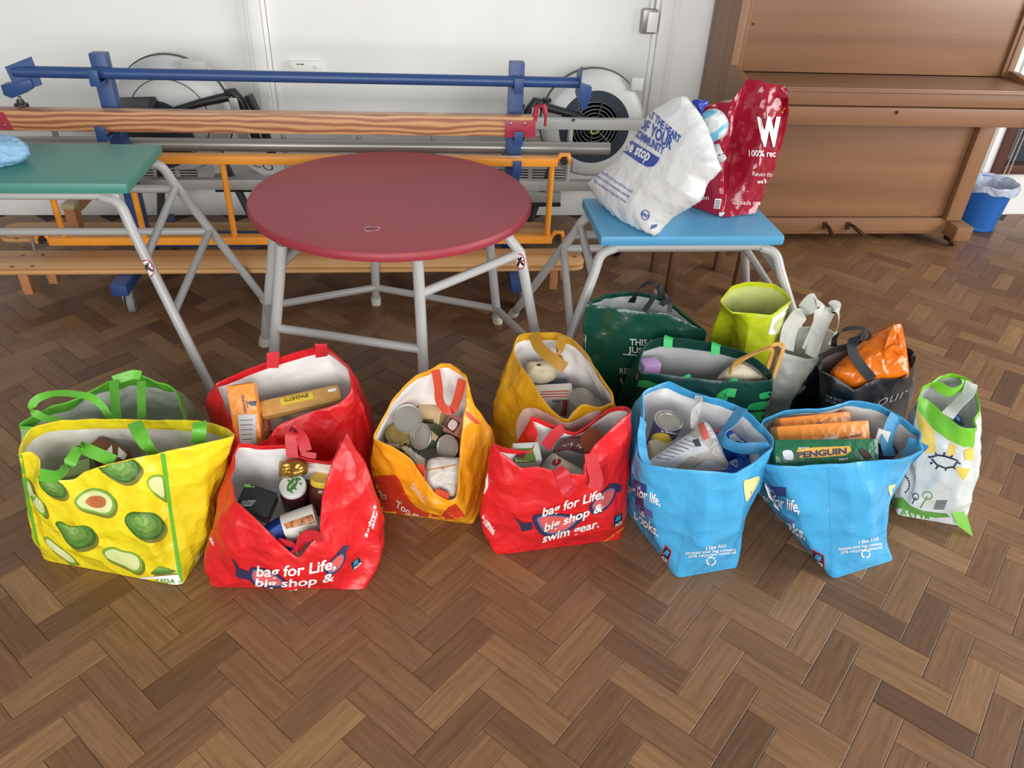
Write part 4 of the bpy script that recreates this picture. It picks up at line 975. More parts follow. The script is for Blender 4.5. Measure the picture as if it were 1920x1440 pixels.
# ---- F: mustard bag
m_mu = mat('mustard_film', (206, 154, 28), .34, crumple=(15, .5), bump=(30, .2), var=((190, 138, 20), 7., .3))
m_must = mat('mustard_webbing', (176, 128, 34), .5, bump=(200, .1))
m_pk = mat('print_pale_pink', (230, 204, 200), .4)
F_ = [az(915, 900)+Vector((.01, .0, 0)), az(1140, 880)+Vector((.0, .02, 0)), az(1140, 880)+Vector((-.0, .18, 0)), az(915, 900)+Vector((.05, .2, 0))]
bF = bag('mustard_shopping_bag', 'mustard yellow shopping bag with brown handles holding tins and a paper flour bag', F_,
  [(963, 652, .40, 3.7), (966, 668, .39, 3.9), (993, 713, .365, .15), (1024, 757, .335, .35), (1046, 780, .32, .5), (1065, 786, .315, .6), (1080, 772, .325, .7), (1093, 759, .335, .78), (1121, 765, .335, .92), (1148, 756, .35, 1.1), (1149, 738, .365, 1.4), (1137, 722, .375, 1.7), (1106, 673, .40, 2.1), (1078, 641, .41, 2.4), (1040, 624, .415, 2.7), (996, 624, .415, 3.0), (972, 631, .41, 3.3)],
  m_mu, m_wlin, m_mu, seed=17, wr=.006, hem=.016, mids={0: (925, 775, .2), 1: (930, 790, .19), 16: (940, 740, .22)})
sF, rF = bF['shell'], bF['root']
print_poly(sF, [(980, 770), (1003, 765), (1040, 782), (1066, 792), (1110, 772), (1125, 775), (1075, 830), (1000, 840), (975, 835), (968, 800)], 'print_blob', m_pk, rF, .0016, 7, True)
strap(bF, [(1000, 626, .418), (1012, 652, .40), (1035, 672, .39), (1060, 690, .375)], .034, X*.8+Z*.5, m_must)
strap(bF, [(1055, 630, .415), (1050, 650, .40), (1044, 664, .39), (1052, 684, .38)], .028, [X, X, Y_, X+Z], m_must)
# ---- G: red bag at the front right
G_ = [az(926, 1042), az(1150, 1008)+Vector((.02, -.01, 0)), az(1188, 984)+Vector((-.01, .06, 0)), az(926, 1042)+Vector((.0, .19, 0))]
bG = bag('red_shopping_bag', 'red swim gear shopping bag standing upright with a curry jar and tin inside', G_,
  [(923, 833, .375, 0), (952, 858, .355, .12), (974, 877, .335, .25), (1006, 877, .33, .45), (1040, 883, .32, .6), (1068, 889, .315, .75), (1096, 889, .315, .88), (1100, 869, .335, .95), (1115, 836, .365, 1.05), (1137, 813, .385, 1.15), (1171, 785, .40, 1.4), (1181, 772, .39, 1.7), (1171, 763, .375, 2), (1146, 767, .36, 2.2), (1109, 792, .335, 2.4), (1078, 812, .315, 2.55), (1030, 795, .335, 2.75), (997, 783, .345, 2.88), (1006, 815, .325, 3.0), (993, 845, .315, 3.15), (952, 841, .335, 3.4)],
  m_rd, m_wlin, m_rd, seed=21, wr=.005, hem=.012, mids={0: (905, 960, .16), 20: (910, 945, .17), 11: (1179, 890, .2), 10: (1177, 905, .19), 12: (1176, 880, .2)})
strap(bG, [(1045, 878, .325), (1055, 890, .318), (1062, 915, .28), (1072, 925, .27)], .034, X, m_rdh)
strap(bG, [(1108, 850, .35), (1112, 875, .325), (1118, 900, .3), (1112, 918, .28)], .036, X+Y_*.2, m_rdh)
strap(bG, [(1022, 838, .315), (1040, 815, .325), (1056, 802, .335)], .03, X-Z*.4, m_rdh)
# prints on D and G
m_gog = mat('print_navy', (52, 48, 82), .42)
m_gog2 = mat('print_lens', (222, 96, 92), .42)
m_gog3 = mat('print_lilac', (120, 110, 150), .42)
m_white = mat('print_white', (240, 238, 236), .45)
m_yel = mat('print_amber', (236, 170, 50), .45)
m_ald = mat('print_dark_blue', (22, 30, 60), .42)
m_alb = mat('print_sky_blue', (64, 160, 210), .42)
def cg(x, y): return (890+x/3.2, 610+y/3.2)
def cd(x, y): return (370+x/4.364, 790+y/4.364)
def badge(sh, root, P):
    def L(a, b): 
        p = [P[0][k]+(P[1][k]-P[0][k])*a+((P[3][k]-P[0][k])*(1-a)+(P[2][k]-P[1][k])*a)*b for k in (0, 1)]; return tuple(p)
    print_poly(sh, P, 'badge_border', m_ored, root, .002, 5)
    print_poly(sh, [L(.09, .07), L(.91, .07), L(.91, .93), L(.09, .93)], 'badge_face', m_ald, root, .0026, 5)
    for k in range(3): print_poly(sh, [L(.2+.16*k, .52), L(.38+.14*k, .16), L(.48+.14*k, .16), L(.32+.16*k, .52)], 'badge_stripe', m_alb, root, .0032, 4)
    a, b, c_ = L(.16, .88), L(.84, .88), L(.16, .66); print_text(sh, 'ALDI', a, b, (c_[0]-a[0], c_[1]-a[1]), 'badge_lettering', m_white, root, .03, 0, .0034, 4)
def goggles(sh, root, f, L1, L2, strapl, strapr):
    for s_ in (strapl, strapr): print_poly(sh, [f(*p) for p in s_], 'print_strap', m_gog, root, .0015, 5)
    for lens in (L1, L2):
        P = [f(*p) for p in lens]; cx = sum(p[0] for p in P)/len(P); cy = sum(p[1] for p in P)/len(P)
        print_poly(sh, P, 'print_goggle', m_gog, root, .0019, 5, True)
        print_poly(sh, [(cx+(x-cx)*.8, cy+(y-cy)*.78) for x, y in P], 'print_goggle_edge', m_gog3, root, .0022, 5, True)
        print_poly(sh, [(cx+(x-cx)*.7, cy+(y-cy)*.66) for x, y in P], 'print_lens', m_gog2, root, .0025, 5, True)
sG, rG = bG['shell'], bG['root']
goggles(sG, rG, cg, [(345, 1150), (400, 1130), (520, 1128), (600, 1140), (640, 1120), (650, 1160), (560, 1240), (470, 1268), (400, 1255), (365, 1210)], [(690, 1080), (750, 1010), (800, 965), (850, 960), (850, 1000), (810, 1080), (740, 1130), (700, 1125)],
        [(235, 1148), (290, 1185), (345, 1180), (345, 1225), (285, 1235), (265, 1190)], [(800, 950), (850, 945), (885, 965), (875, 1000), (840, 1000)])
for s_, a, b, u in (('bag for Life,', (405, 1145), (770, 1030), (3, -52)), ('big shop &', (415, 1235), (765, 1110), (3, -50)), ('swim gear.', (405, 1300), (745, 1205), (3, -46))):
    A_, B2 = cg(*a), cg(*b); print_text(sG, s_, A_, B2, (u[0]/3.2, u[1]/3.2), 'lettering', m_white, rG, .022, .1, .0034, 5)
badge(sG, rG, [cg(825, 1145), cg(890, 1115), cg(888, 1190), cg(828, 1222)])
print_text(sG, 'Everyday Amazing.', cg(770, 1305), cg(915, 1200), (1, -5.5), 'lettering', m_yel, rG, .015, 0, .0026)
print_marks(sG, cg(45, 1150), cg(115, 1245), (3, -5), 'small_print', m_white, rG, .0022, 3)
print_marks(sG, cg(50, 1180), cg(110, 1258), (3, -5), 'small_print', m_white, rG, .0022, 4)
sD, rD = bD['shell'], bD['root']
goggles(sD, rD, cd, [(430, 1200), (480, 1195), (600, 1215), (700, 1280), (740, 1330), (700, 1360), (560, 1355), (460, 1330), (420, 1270)], [(1040, 1210), (1090, 1140), (1150, 1080), (1200, 1065), (1215, 1110), (1180, 1190), (1130, 1240), (1070, 1260)],
        [(272, 1105), (330, 1170), (345, 1200), (430, 1230), (430, 1300), (340, 1280), (312, 1260), (318, 1200)], [(1090, 1150), (1190, 1020), (1245, 1015), (1205, 1090), (1150, 1160)])
for s_, a, b, u in (('bag for Life,', (485, 1262), (1130, 1195), (-1, -86)), ('big shop &', (475, 1340), (1120, 1295), (-1, -62)), ('swim gear.', (480, 1384), (830, 1384), (0, -34))):
    A_, B2 = cd(*a), cd(*b); print_text(sD, s_, A_, B2, (u[0]/4.364, u[1]/4.364), 'lettering', m_white, rD, .022, .1, .0034, 5, bend=6)
badge(sD, rD, [cd(1240, 1165), cd(1325, 1095), cd(1355, 1160), cd(1270, 1230)])
print_marks(sD, cd(1390, 950), cd(1465, 690), (-5, -3), 'small_print', m_white, rD, .0022, 5)
print_marks(sD, cd(1440, 880), cd(1475, 740), (-5, -3), 'small_print', m_white, rD, .0022, 6)
print_marks(sD, cd(100, 960), cd(130, 1020), (4, -6), 'small_print', m_white, rD, .0022, 7)
# ---- H: tall dark green glossy bag
m_ms = mat('bottle_green_gloss', (20, 66, 52), .22, crumple=(13, .32), bump=(30, .15))
m_mst = mat('black_webbing', (24, 26, 32), .5)
m_silv = mat('silver_lining', (190, 194, 192), .5, bump=(40, .3))
H_ = [Vector((.565, 2.055, 0)), Vector((.84, 2.055, 0)), Vector((.86, 2.17, 0)), Vector((.57, 2.2, 0))]
bH = bag('dark_green_tote', 'tall glossy dark green bag with black handles and white lettering', H_,
  [(1098, 570, .465, 0), (1113, 573, .46, .1), (1153, 577, .455, .35), (1213, 586, .445, .6), (1250, 589, .43, .8), (1290, 606, .39, .95), (1325, 623, .35, 1.3), (1300, 602, .37, 1.6), (1280, 587, .385, 1.9), (1247, 561, .41, 2.3), (1200, 548, .43, 2.6), (1140, 552, .445, 3.0), (1110, 562, .455, 3.5)],
  m_ms, m_silv, m_ms, seed=25, wr=.005, hem=.006, th=.005)
strap(bH, [(1184, 563, .43), (1192, 553, .455), (1206, 536, .48), (1220, 529, .49), (1232, 536, .48), (1246, 560, .42), (1240, 573, .40)], .018, [X, X+Y_*.5, Y_, Y_, Y_, X, X], m_mst)
strap(bH, [(1208, 583, .45), (1222, 563, .47), (1234, 540, .495), (1240, 537, .497), (1248, 552, .48), (1255, 570, .46), (1256, 586, .435)], .016, [X, X, Y_, Y_, X, X], m_mst)
print_poly(bH['lining'], [(1176, 566), (1196, 552), (1190, 568)], 'strap_end', m_mst, bH['root'], .002, 5)
m_pw = mat('print_pale', (206, 212, 206), .5)
sH, rH = bH['shell'], bH['root']
print_text(sH, 'THIS IS', (1181, 647), (1229, 648.5), (0, -12), 'lettering', m_pw, rH, .01)
print_text(sH, 'JUST', (1178, 660), (1216, 664), (0, -11), 'lettering', m_pw, rH, .01)
print_line(sH, [(1168, 663+1), (1210, 667)], 1.6, 'print_rule', m_pw, rH)
print_text(sH, 'T', (1190, 685), (1197, 685), (0, -10), 'lettering', m_pw, rH, .0)
print_text(sH, 'REM', (1162, 700), (1187, 702), (0, -11), 'lettering', m_pw, rH, .0)
print_text(sH, 'V', (1162, 728), (1179, 728), (0, -20), 'lettering', m_pw, rH, -.005)
print_text(sH, 'S', (1176, 812), (1190, 812), (0, -16), 'lettering', m_pw, rH, .0)
# ---- I: wide dark green bag with bright green webbing
m_dg2 = mat('dark_green_film', (18, 62, 54), .38, crumple=(13, .32), bump=(30, .15))
m_gw = mat('emerald_webbing', (48, 176, 96), .45, bump=(200, .1))
m_glin = mat('grey_felt_lining', (178, 181, 181), .8, bump=(60, .2))
I_ = [Vector((.6, 1.835, 0)), Vector((1.0, 1.835, 0)), Vector((1.0, 1.985, 0)), Vector((.6, 1.975, 0))]
bI = bag('dark_green_shopping_bag', 'wide dark green shopping bag with bright green webbing and grey lining', I_,
  [(1199, 697, .355, 0), (1240, 702, .355, .2), (1280, 707, .352, .4), (1347, 714, .348, .7), (1400, 715, .345, .88), (1443, 713, .342, 1.0), (1447, 700, .35, 1.4), (1425, 680, .365, 1.75), (1400, 663, .375, 2.0), (1343, 645, .385, 2.3), (1295, 637, .388, 2.6), (1250, 632, .39, 2.85), (1213, 643, .385, 3.05), (1200, 670, .37, 3.5)],
  m_dg2, m_glin, m_dg2, seed=29, wr=.003, hem=.028, mids={0: (1188, 760, .18), 13: (1190, 740, .2), 5: (1436, 770, .2)})
for x, y, z, t_ in ((1284, 707, .352, 24), (1371, 714, .347, 30)): strap(bI, [(x, y-2, z+.004), (x+4, y+6, z-.012), (x-2 if t_ > 25 else x, y+t_, z-.05)], .028, X, m_gw)
for x, y, z in ((1253, 632, .392), (1342, 645, .387)): strap(bI, [(x+2, y-1, z+.006), (x, y+4, z+.002), (x-1, y+20, z-.022)], .028, X, m_gw)
sI, rI = bI['shell'], bI['root']
for P in ([(1190, 722), (1205, 712), (1232, 720), (1232, 728), (1205, 726)], [(1344, 740), (1366, 728), (1362, 752), (1346, 758)], [(1405, 758), (1440, 752), (1436, 766), (1405, 768)], [(1425, 738), (1446, 734), (1443, 744), (1426, 748)], [(1346, 762), (1375, 770), (1368, 790), (1350, 780)], [(1404, 776), (1432, 772), (1425, 790), (1404, 792)]):
    print_poly(sI, P, 'print_leaf', m_gw, rI, .0016, 5, True)
# ---- J: lime bag
m_li = mat('lime_film', (196, 208, 34), .34, trans=.12, crumple=(13, .32), bump=(30, .15))
m_lii = mat('lime_inside', (196, 202, 128), .45, bump=(40, .25))
J_ = [Vector((.965, 2.04, 0)), Vector((1.09, 2.04, 0)), Vector((1.1, 2.17, 0)), Vector((.955, 2.17, 0))]
bJ = bag('lime_carrier_bag', 'empty lime yellow carrier bag with cut-out handle', J_,
  [(1373, 587, .455, 0), (1410, 588, .45, .5), (1447, 591, .445, 1), (1466, 577, .45, 1.3), (1483, 562, .45, 1.8), (1470, 545, .455, 2.0), (1453, 533, .46, 2.3), (1425, 530, .465, 2.5), (1400, 530, .465, 2.8), (1373, 538, .465, 3.1), (1352, 564, .46, 3.5)],
  m_li, m_lii, m_li, seed=33, wr=.003, hem=.003, tT=.24, mids={0: (1369, 640, .27), 10: (1346, 630, .28)})
sJ, rJ = bJ['shell'], bJ['root']
print_poly(sJ, [(1448, 596), (1462, 586), (1478, 572), (1474, 600), (1464, 622), (1446, 628), (1440, 626)], 'print_white_patch', m_white, rJ, .0016, 5)
print_poly(sJ, [(1450, 612), (1458, 600), (1470, 592), (1474, 596), (1468, 616), (1458, 624), (1452, 620)], 'handle_slot', m_lii, rJ, .0024, 5, True)
# ---- K: white carrier bag
m_wp = mat('white_thin_film', (226, 226, 218), .38, trans=.3, crumple=(13, .32), bump=(30, .15))
K_ = [Vector((1.125, 1.96, 0)), Vector((1.23, 1.96, 0)), Vector((1.24, 2.06, 0)), Vector((1.13, 2.06, 0))]
bK = bag('white_carrier_bag', 'plain thin white carrier bag standing with both handles up', K_,
  [(1470, 660, 0.320, 3.8), (1492, 668, 0.310, .2), (1520, 674, 0.300, .5), (1546, 664, 0.305, .8), (1560, 645, 0.320, 1.2), (1568, 628, 0.330, 1.7), (1548, 616, 0.340, 2.2), (1510, 612, 0.345, 2.7), (1482, 620, 0.345, 3.2), (1472, 640, 0.335, 3.5)],
  m_wp, m_wp, m_wp, seed=37, wr=.009, hem=.003)
strap(bK, [(1474, 655, 0.323), (1480, 620, 0.365), (1492, 600, 0.395), (1512, 578, 0.430), (1527, 563, 0.455), (1538, 574, 0.435), (1540, 595, 0.405), (1532, 622, 0.360), (1515, 660, 0.310)], .052, [X+Y_*.2, X, X+Z*.3, Z+Y_*.8, Y_+Z*.2, X, X, X+Y_*.2], m_wp)
strap(bK, [(1520, 668, 0.303), (1534, 628, 0.350), (1548, 596, 0.395), (1560, 576, 0.428), (1570, 580, 0.425), (1573, 600, 0.395), (1568, 622, 0.360), (1560, 648, 0.320)], .044, [X+Y_*.2, X, X, Z+Y_*.8, X*.5+Y_, X*.6+Y_, X+Y_*.5], m_wp)
# ---- L: black bag with an orange carrier inside
m_bk = mat('black_woven_film', (28, 30, 36), .4, crumple=(13, .32), bump=(30, .15))
m_bkin = mat('mauve_grey_lining', (150, 140, 138), .7, bump=(60, .15))
L__ = [Vector((1.17, 1.77, 0)), Vector((1.45, 1.77, 0)), Vector((1.46, 1.93, 0)), Vector((1.17, 1.93, 0))]
bL = bag('black_shopping_bag', 'black shopping bag with white handwritten lettering', L__,
  [(1536, 694, .37, 0), (1570, 710, .355, .2), (1602, 731, .335, .45), (1625, 718, .345, .6), (1650, 711, .35, .75), (1690, 710, .35, .95), (1709, 690, .36, 1.2), (1712, 672, .37, 1.6), (1700, 657, .38, 2), (1650, 644, .385, 2.4), (1600, 641, .385, 2.7), (1560, 652, .385, 3), (1537, 668, .38, 3.5)],
  m_bk, m_bkin, m_bk, seed=41, wr=.004, hem=.02, mids={0: (1530, 750, .19), 12: (1532, 735, .2), 5: (1700, 765, .19), 6: (1704, 755, .2)})
strap(bL, [(1563, 650, .39), (1566, 632, .42), (1584, 618, .45), (1610, 614, .46), (1626, 618, .45), (1630, 630, .43), (1612, 642, .395)], .02, [X, X+Y_*.4, Y_, Y_, Y_, X], m_mst)
strap(bL, [(1536, 672, .385), (1550, 664, .395), (1575, 654, .40), (1600, 648, .40)], .022, [Z+Y_*.4, Z, Z, Z], m_mst)
strap(bL, [(1636, 712, .35), (1618, 690, .385), (1600, 665, .42), (1598, 645, .445), (1608, 632, .455), (1624, 626, .455)], .03, [X, X, X, X+Z*.3, Z+Y_*.4], m_mst)
strap(bL, [(1697, 655, .385), (1709, 662, .385), (1713, 672, .38), (1708, 686, .362)], .018, [Z, Z, Y_, Y_], m_mst)
sL, rL = bL['shell'], bL['root']
m_lt = mat('print_light_grey', (200, 196, 190), .5)
print_text(sL, 'our', (1646, 762), (1703, 742), (-2, -18), 'lettering', m_lt, rL, -.012, .45)
for k, s_ in enumerate(('THE BAGS MADE', 'FROM BOTTLES')): print_text(sL, s_, (1548+k*1, 745+k*8), (1600+k, 760+k*8), (1, -5), 'lettering', m_lt, rL, .0)
# ---- M, N: blue bags
m_bf = mat('sky_blue_film', (74, 170, 220), .34, crumple=(13, .32), bump=(30, .15), var=((66, 160, 212), 8., .3))
m_bfh = mat('blue_hem_tape', (62, 142, 190), .45, bump=(80, .1))
m_dbw = mat('print_book_navy', (58, 64, 124), .42)
m_dbw2 = mat('print_book_violet', (90, 98, 166), .42)
m_cream = mat('print_cream', (232, 220, 150), .45)
dM = Vector((-.27, .963, 0)); M0, M1 = az(1268, 1085), az(1387, 1064)
bM = bag('blue_shopping_bag', 'sky blue shopping bag holding a wrapped loaf, pineapple tin and blue biscuit boxes', [M0, M1, M1+dM*.4, M0+dM*.4],
  [(1294, 882, .37, 0), (1330, 885, .37, .3), (1376, 887, .37, .65), (1416, 867, .37, .9), (1445, 840, .37, 1.1), (1446, 821, .365, 1.25), (1428, 798, .365, 1.45), (1396, 767, .365, 1.65), (1350, 750, .367, 1.85), (1311, 740, .37, 2.05), (1280, 726, .37, 2.3), (1254, 716, .37, 2.6), (1228, 724, .37, 2.85), (1206, 738, .37, 3.0), (1204, 784, .355, 3.3), (1194, 830, .345, 3.55), (1191, 857, .34, 3.7), (1218, 872, .355, 3.85)],
  m_bf, m_wlin, m_bf, seed=45, wr=.005, hem=.018, mids={0: (1286, 985, .19), 2: (1388, 985, .18), 3: (1402, 965, .19), 4: (1412, 945, .2), 5: (1408, 930, .2), 16: (1187, 925, .18), 15: (1188, 900, .19)})
sM, rM = bM['shell'], bM['root']
for sh_, rt2, pl_ in ((sM, rM, [(1294, 884), (1291, 930), (1285, 985), (1277, 1035), (1269, 1083)]),):
    print_line(sh_, pl_, 1.6, 'seam', m_bf, rt2, .0012)
dN = Vector((-.21, .977, 0)); N0, N1 = az(1560, 1087), az(1678, 1050)
bN = bag('blue_shopping_bag', 'sky blue shopping bag holding green mint biscuits and orange cracker packets', [N0, N1, N1+dN*.36, N0+dN*.37],
  [(1554, 872, .36, 0), (1590, 869, .36, .25), (1622, 866, .36, .5), (1682, 862, .36, .85), (1727, 845, .36, 1.05), (1727, 832, .36, 1.15), (1722, 807, .36, 1.35), (1682, 777, .36, 1.65), (1640, 759, .365, 2.0), (1592, 752, .365, 2.3), (1540, 764, .36, 2.7), (1472, 770, .34, 3.0), (1434, 785, .325, 3.2), (1428, 800, .32, 3.4), (1428, 850, .315, 3.7), (1429, 871, .325, 3.8), (1470, 875, .35, 3.9)],
  m_bf, m_wlin, m_bf, seed=49, wr=.005, hem=.018, mids={0: (1556, 975, .19), 3: (1650, 960, .18), 4: (1668, 940, .2), 5: (1668, 930, .2), 15: (1440, 925, .18), 14: (1436, 915, .19)})
sN, rN = bN['shell'], bN['root']
print_line(sN, [(1554, 875), (1556, 930), (1557, 985), (1559, 1040), (1561, 1084)], 1.6, 'seam', m_bf, rN, .0012)
def cm(x, y): return (1160+x/3.512, 690+y/3.512)
def cn(x, y): return (1400+x/4., 740+y/4.)
def books(sh, root, f, Ls):
    for k, P in enumerate(Ls): print_poly(sh, [f(*p) for p in P], 'print_book', m_dbw if k % 2 == 0 else m_dbw2, root, .0015, 6)
books(sM, rM, cm, [[(90, 690), (110, 740), (185, 770), (185, 830), (120, 800), (88, 760)], [(110, 880), (225, 950), (225, 995), (115, 930)], [(88, 780), (160, 840), (165, 940), (100, 900)], [(140, 1010), (228, 1080), (228, 1145), (190, 1125), (140, 1060)]])
for s_, a, b, u in (('bag for life,', (40, 800), (275, 905), (0, -62)), ('&', (150, 965), (180, 985), (0, -34)), ('books.', (105, 985), (262, 1108), (0, -62))):
    print_text(sM, s_, cm(*a), cm(*b), (u[0]/3.512, u[1]/3.512), 'lettering', m_white, rM, .02, .1, .0034, 5)
books(sN, rN, cn, [[(105, 660), (190, 690), (298, 695), (296, 765), (180, 755), (110, 715)], [(125, 770), (200, 860), (360, 950), (372, 985), (190, 900), (140, 830)], [(150, 720), (235, 770), (240, 880), (170, 830)], [(195, 920), (405, 1085), (400, 1130), (300, 1060), (200, 950)]])
for s_, a, b, u in (('bag for life,', (90, 800), (395, 880), (0, -84)), ('&', (215, 915), (255, 935), (0, -36)), ('books.', (190, 935), (445, 1085), (0, -74))):
    print_text(sN, s_, cn(*a), cn(*b), (u[0]/4, u[1]/4), 'lettering', m_white, rN, .02, .1, .0034, 5)
badge(sM, rM, [cm(308, 1160), cm(352, 1205), cm(322, 1300), cm(272, 1250)])
badge(sN, rN, [cn(488, 1155), cn(582, 1205), cn(588, 1308), cn(500, 1265)])
def recycle(sh, root, cx, cy, r):
    for k in range(3):
        a0 = -math.pi/2+k*2*math.pi/3
        P = []
        for t_ in range(7): a = a0-.75+t_*.2; P.append((cx+math.cos(a)*r, cy+math.sin(a)*r*.9))
        print_line(sh, P, r*.36, 'recycling_mark', m_white, root, .002)
        a = a0+.72; d = (-math.sin(a), math.cos(a)); n_ = (math.cos(a), math.sin(a)); q = (cx+n_[0]*r, cy+n_[1]*r*.9)
        print_poly(sh, [(q[0]-n_[0]*r*.36-d[0]*r*.1, q[1]-n_[1]*r*.36-d[1]*r*.1), (q[0]+n_[0]*r*.36-d[0]*r*.1, q[1]+n_[1]*r*.36-d[1]*r*.1), (q[0]+d[0]*r*.4, q[1]+d[1]*r*.4)], 'recycling_mark', m_white, root, .0022, 4)
print_text(sM, 'I like Aldi', cm(575, 1195), cm(705, 1175), (0, -6), 'lettering', m_white, rM, .015)
print_text(sM, 'because your bag contains', cm(445, 1225), cm(765, 1200), (0, -5.5), 'lettering', m_white, rM, .015)
print_text(sM, '50% recycled material', cm(460, 1248), cm(768, 1218), (0, -5), 'lettering', m_white, rM, .015)
recycle(sM, rM, *cm(607, 1268), 8)
print_text(sN, 'I like Aldi', cn(838, 1118), cn(985, 1090), (0, -7), 'lettering', m_white, rN, .015)
print_text(sN, 'because your bag contains', cn(690, 1165), cn(1010, 1125), (0, -6), 'lettering', m_white, rN, .015)
print_text(sN, '50% recycled material', cn(705, 1192), cn(1012, 1152), (0, -5.5), 'lettering', m_white, rN, .015)
recycle(sN, rN, *cn(890, 1192), 7.5)
for sh, root, f, P in ((sM, rM, cm, [(822, 750), (860, 730), (925, 715), (900, 790), (850, 870), (832, 860)]), (sN, rN, cn, [(1060, 690), (1100, 672), (1175, 660), (1150, 720), (1085, 785), (1075, 760)])):
    print_poly(sh, [f(*p) for p in P], 'print_sun', m_cream, root, .0016, 5, True)
strap(bM, [(1392, 765, .368), (1378, 784, .36), (1366, 800, .352), (1354, 815, .345), (1360, 830, .34), (1385, 840, .338), (1420, 840, .35), (1443, 838, .365)], .032, [X+Z*.3, X+Z*.4, X+Z*.6, Z+X*.3, Z, Z+Y_*.4, Z], m_bfh)
strap(bM, [(1206, 787, .352), (1203, 820, .345), (1207, 855, .335), (1216, 872, .325)], .03, [Y_+X*.4]*3, m_bf)
strap(bN, [(1680, 779, .362), (1670, 800, .345), (1662, 830, .32), (1668, 855, .3)], .036, X+Y_*.2, m_bfh)
strap(bN, [(1724, 828, .355), (1715, 842, .345), (1700, 858, .325)], .05, [Y_+Z*.3, Y_, Y_], m_bfh)
tgm = MB().prism([az(*cn(990, 255), .345), az(*cn(1080, 285), .345), az(*cn(1045, 392), .31), az(*cn(960, 360), .31)], (0, .001, .001)).build('price_tag', m_stkw, rN)
# ---- O: white, yellow and green carrier bag
m_as = mat('white_carrier_film', (222, 226, 224), .32, trans=.15, crumple=(13, .32), bump=(30, .15))
m_asin = mat('white_carrier_inside', (214, 218, 214), .4, trans=.2, crumple=(13, .32), bump=(30, .15))
m_lg2 = mat('print_bright_green', (116, 190, 44), .35)
m_lg3 = mat('print_mid_green', (92, 150, 62), .4)
m_yl = mat('print_sun_yellow', (228, 196, 88), .4)
O_ = [az(1682, 966), az(1806, 988), az(1806, 988)+Vector((.03, .14, 0)), az(1682, 966)+Vector((.04, .15, 0))]
bO = bag('patterned_carrier_bag', 'white carrier bag printed with green band, yellow rays and a smiling eye', O_,
  [(1721, 742, .365, 0), (1742, 752, .355, .25), (1772, 779, .34, .5), (1800, 800, .33, .75), (1829, 803, .325, 1.0), (1829, 784, .335, 1.3), (1838, 761, .35, 1.6), (1827, 725, .365, 2.0), (1808, 709, .37, 2.3), (1781, 702, .37, 2.6), (1750, 713, .37, 3.0), (1730, 726, .37, 3.5)],
  m_as, m_asin, m_lg2, seed=53, wr=.007, hem=.004, mids={0: (1703, 850, .18), 11: (1700, 840, .19), 4: (1828, 890, .17), 5: (1829, 880, .18), 3: (1800, 900, .17)})
sO, rO = bO['shell'], bO['root']
def co(x, y): return (1500+x/3.13, 560+y/3.13)
def po(P, n_, m_, l=.0016, sm=False): return print_poly(sO, [co(*p) for p in P], n_, m_, rO, l, 5, sm)
po([(690, 575), (720, 550), (800, 610), (870, 690), (940, 755), (1028, 765), (1020, 870), (960, 870), (870, 830), (790, 770), (720, 690), (685, 640)], 'print_band', m_lg2)
po([(675, 640), (720, 695), (790, 775), (800, 900), (740, 910), (700, 860), (705, 790)], 'print_ray', m_yl)
po([(880, 840), (920, 865), (900, 925), (860, 915)], 'print_ray', m_yl)
po([(960, 890), (1018, 870), (1018, 950), (970, 945)], 'print_ray', m_yl)
po([(910, 985), (1000, 1000), (960, 1065), (930, 1030)], 'print_ray', m_yl)
print_line(sO, [co(*p) for p in ((770, 930), (810, 918), (860, 925), (900, 940), (925, 950), (905, 985), (855, 995), (805, 975), (775, 940))], 3, 'print_eye', m_ald, rO, .0026)
for a, b in (((780, 960), (765, 968)), ((810, 982), (798, 998)), ((855, 995), (854, 1010)), ((900, 985), (910, 1000)), ((925, 960), (942, 970)), ((800, 918), (797, 902)), ((845, 918), (850, 902)), ((885, 932), (895, 918)), ((770, 932), (754, 926))):
    print_line(sO, [co(*a), co(*b)], 3, 'print_lash', m_ald, rO, .0026)
for k in range(8):
    a = k*.26; q = co(588+55*math.cos(a-.9), 1090+58*math.sin(a-.9)); print_poly(sO, circ(q[0], q[1], 1.8, 1.8, 8), 'print_dot', m_ald, rO, .0022, 4)
for cx, cy, mm, st_ in ((680, 1162, m_ald, (658, 1205)), (748, 1155, m_lg3, (705, 1228))):
    q = co(cx, cy); print_line(sO, circ(q[0], q[1], 5.5 if mm == m_ald else 9, 6 if mm == m_ald else 7, 14), 1.6, 'print_tree', mm, rO, .0024, True); print_line(sO, [(q[0], q[1]+1), co(*st_)], 1.8, 'print_tree', mm, rO, .0026)
po([(530, 1180), (600, 1165), (650, 1215), (720, 1245), (800, 1255), (860, 1260), (880, 1280), (800, 1285), (700, 1270), (610, 1235), (545, 1225)], 'print_hill', m_lg3)
print_text(sO, 'ASDA', co(578, 1278), co(770, 1320), (2, -18), 'lettering', m_lg3, rO, .03, 0, .0026, bend=3)
for k in range(7): print_poly(sO, [co(800-3*k+0, 1182+8*k), co(866-3*k, 1184+8*k), co(865-3*k, 1188+8*k), co(799-3*k, 1186+8*k)], 'barcode_bar', m_dg, rO, .002, 5)
fl = az(1800, 985); tp_ = az(1824, 1006, .004)
MB().prism([az(1785, 962, .05), az(1805, 955, .06), az(1815, 975, .03), tp_, az(1795, 985, .012)], (0.004, .01, .002)).build('corner_flap', m_lg2, rO)
strap(bO, [(1750, 716, .368), (1778, 735, .36), (1800, 728, .362), (1812, 712, .37)], .03, [Y_, Z, Z, Y_], m_lg2, 'handle')
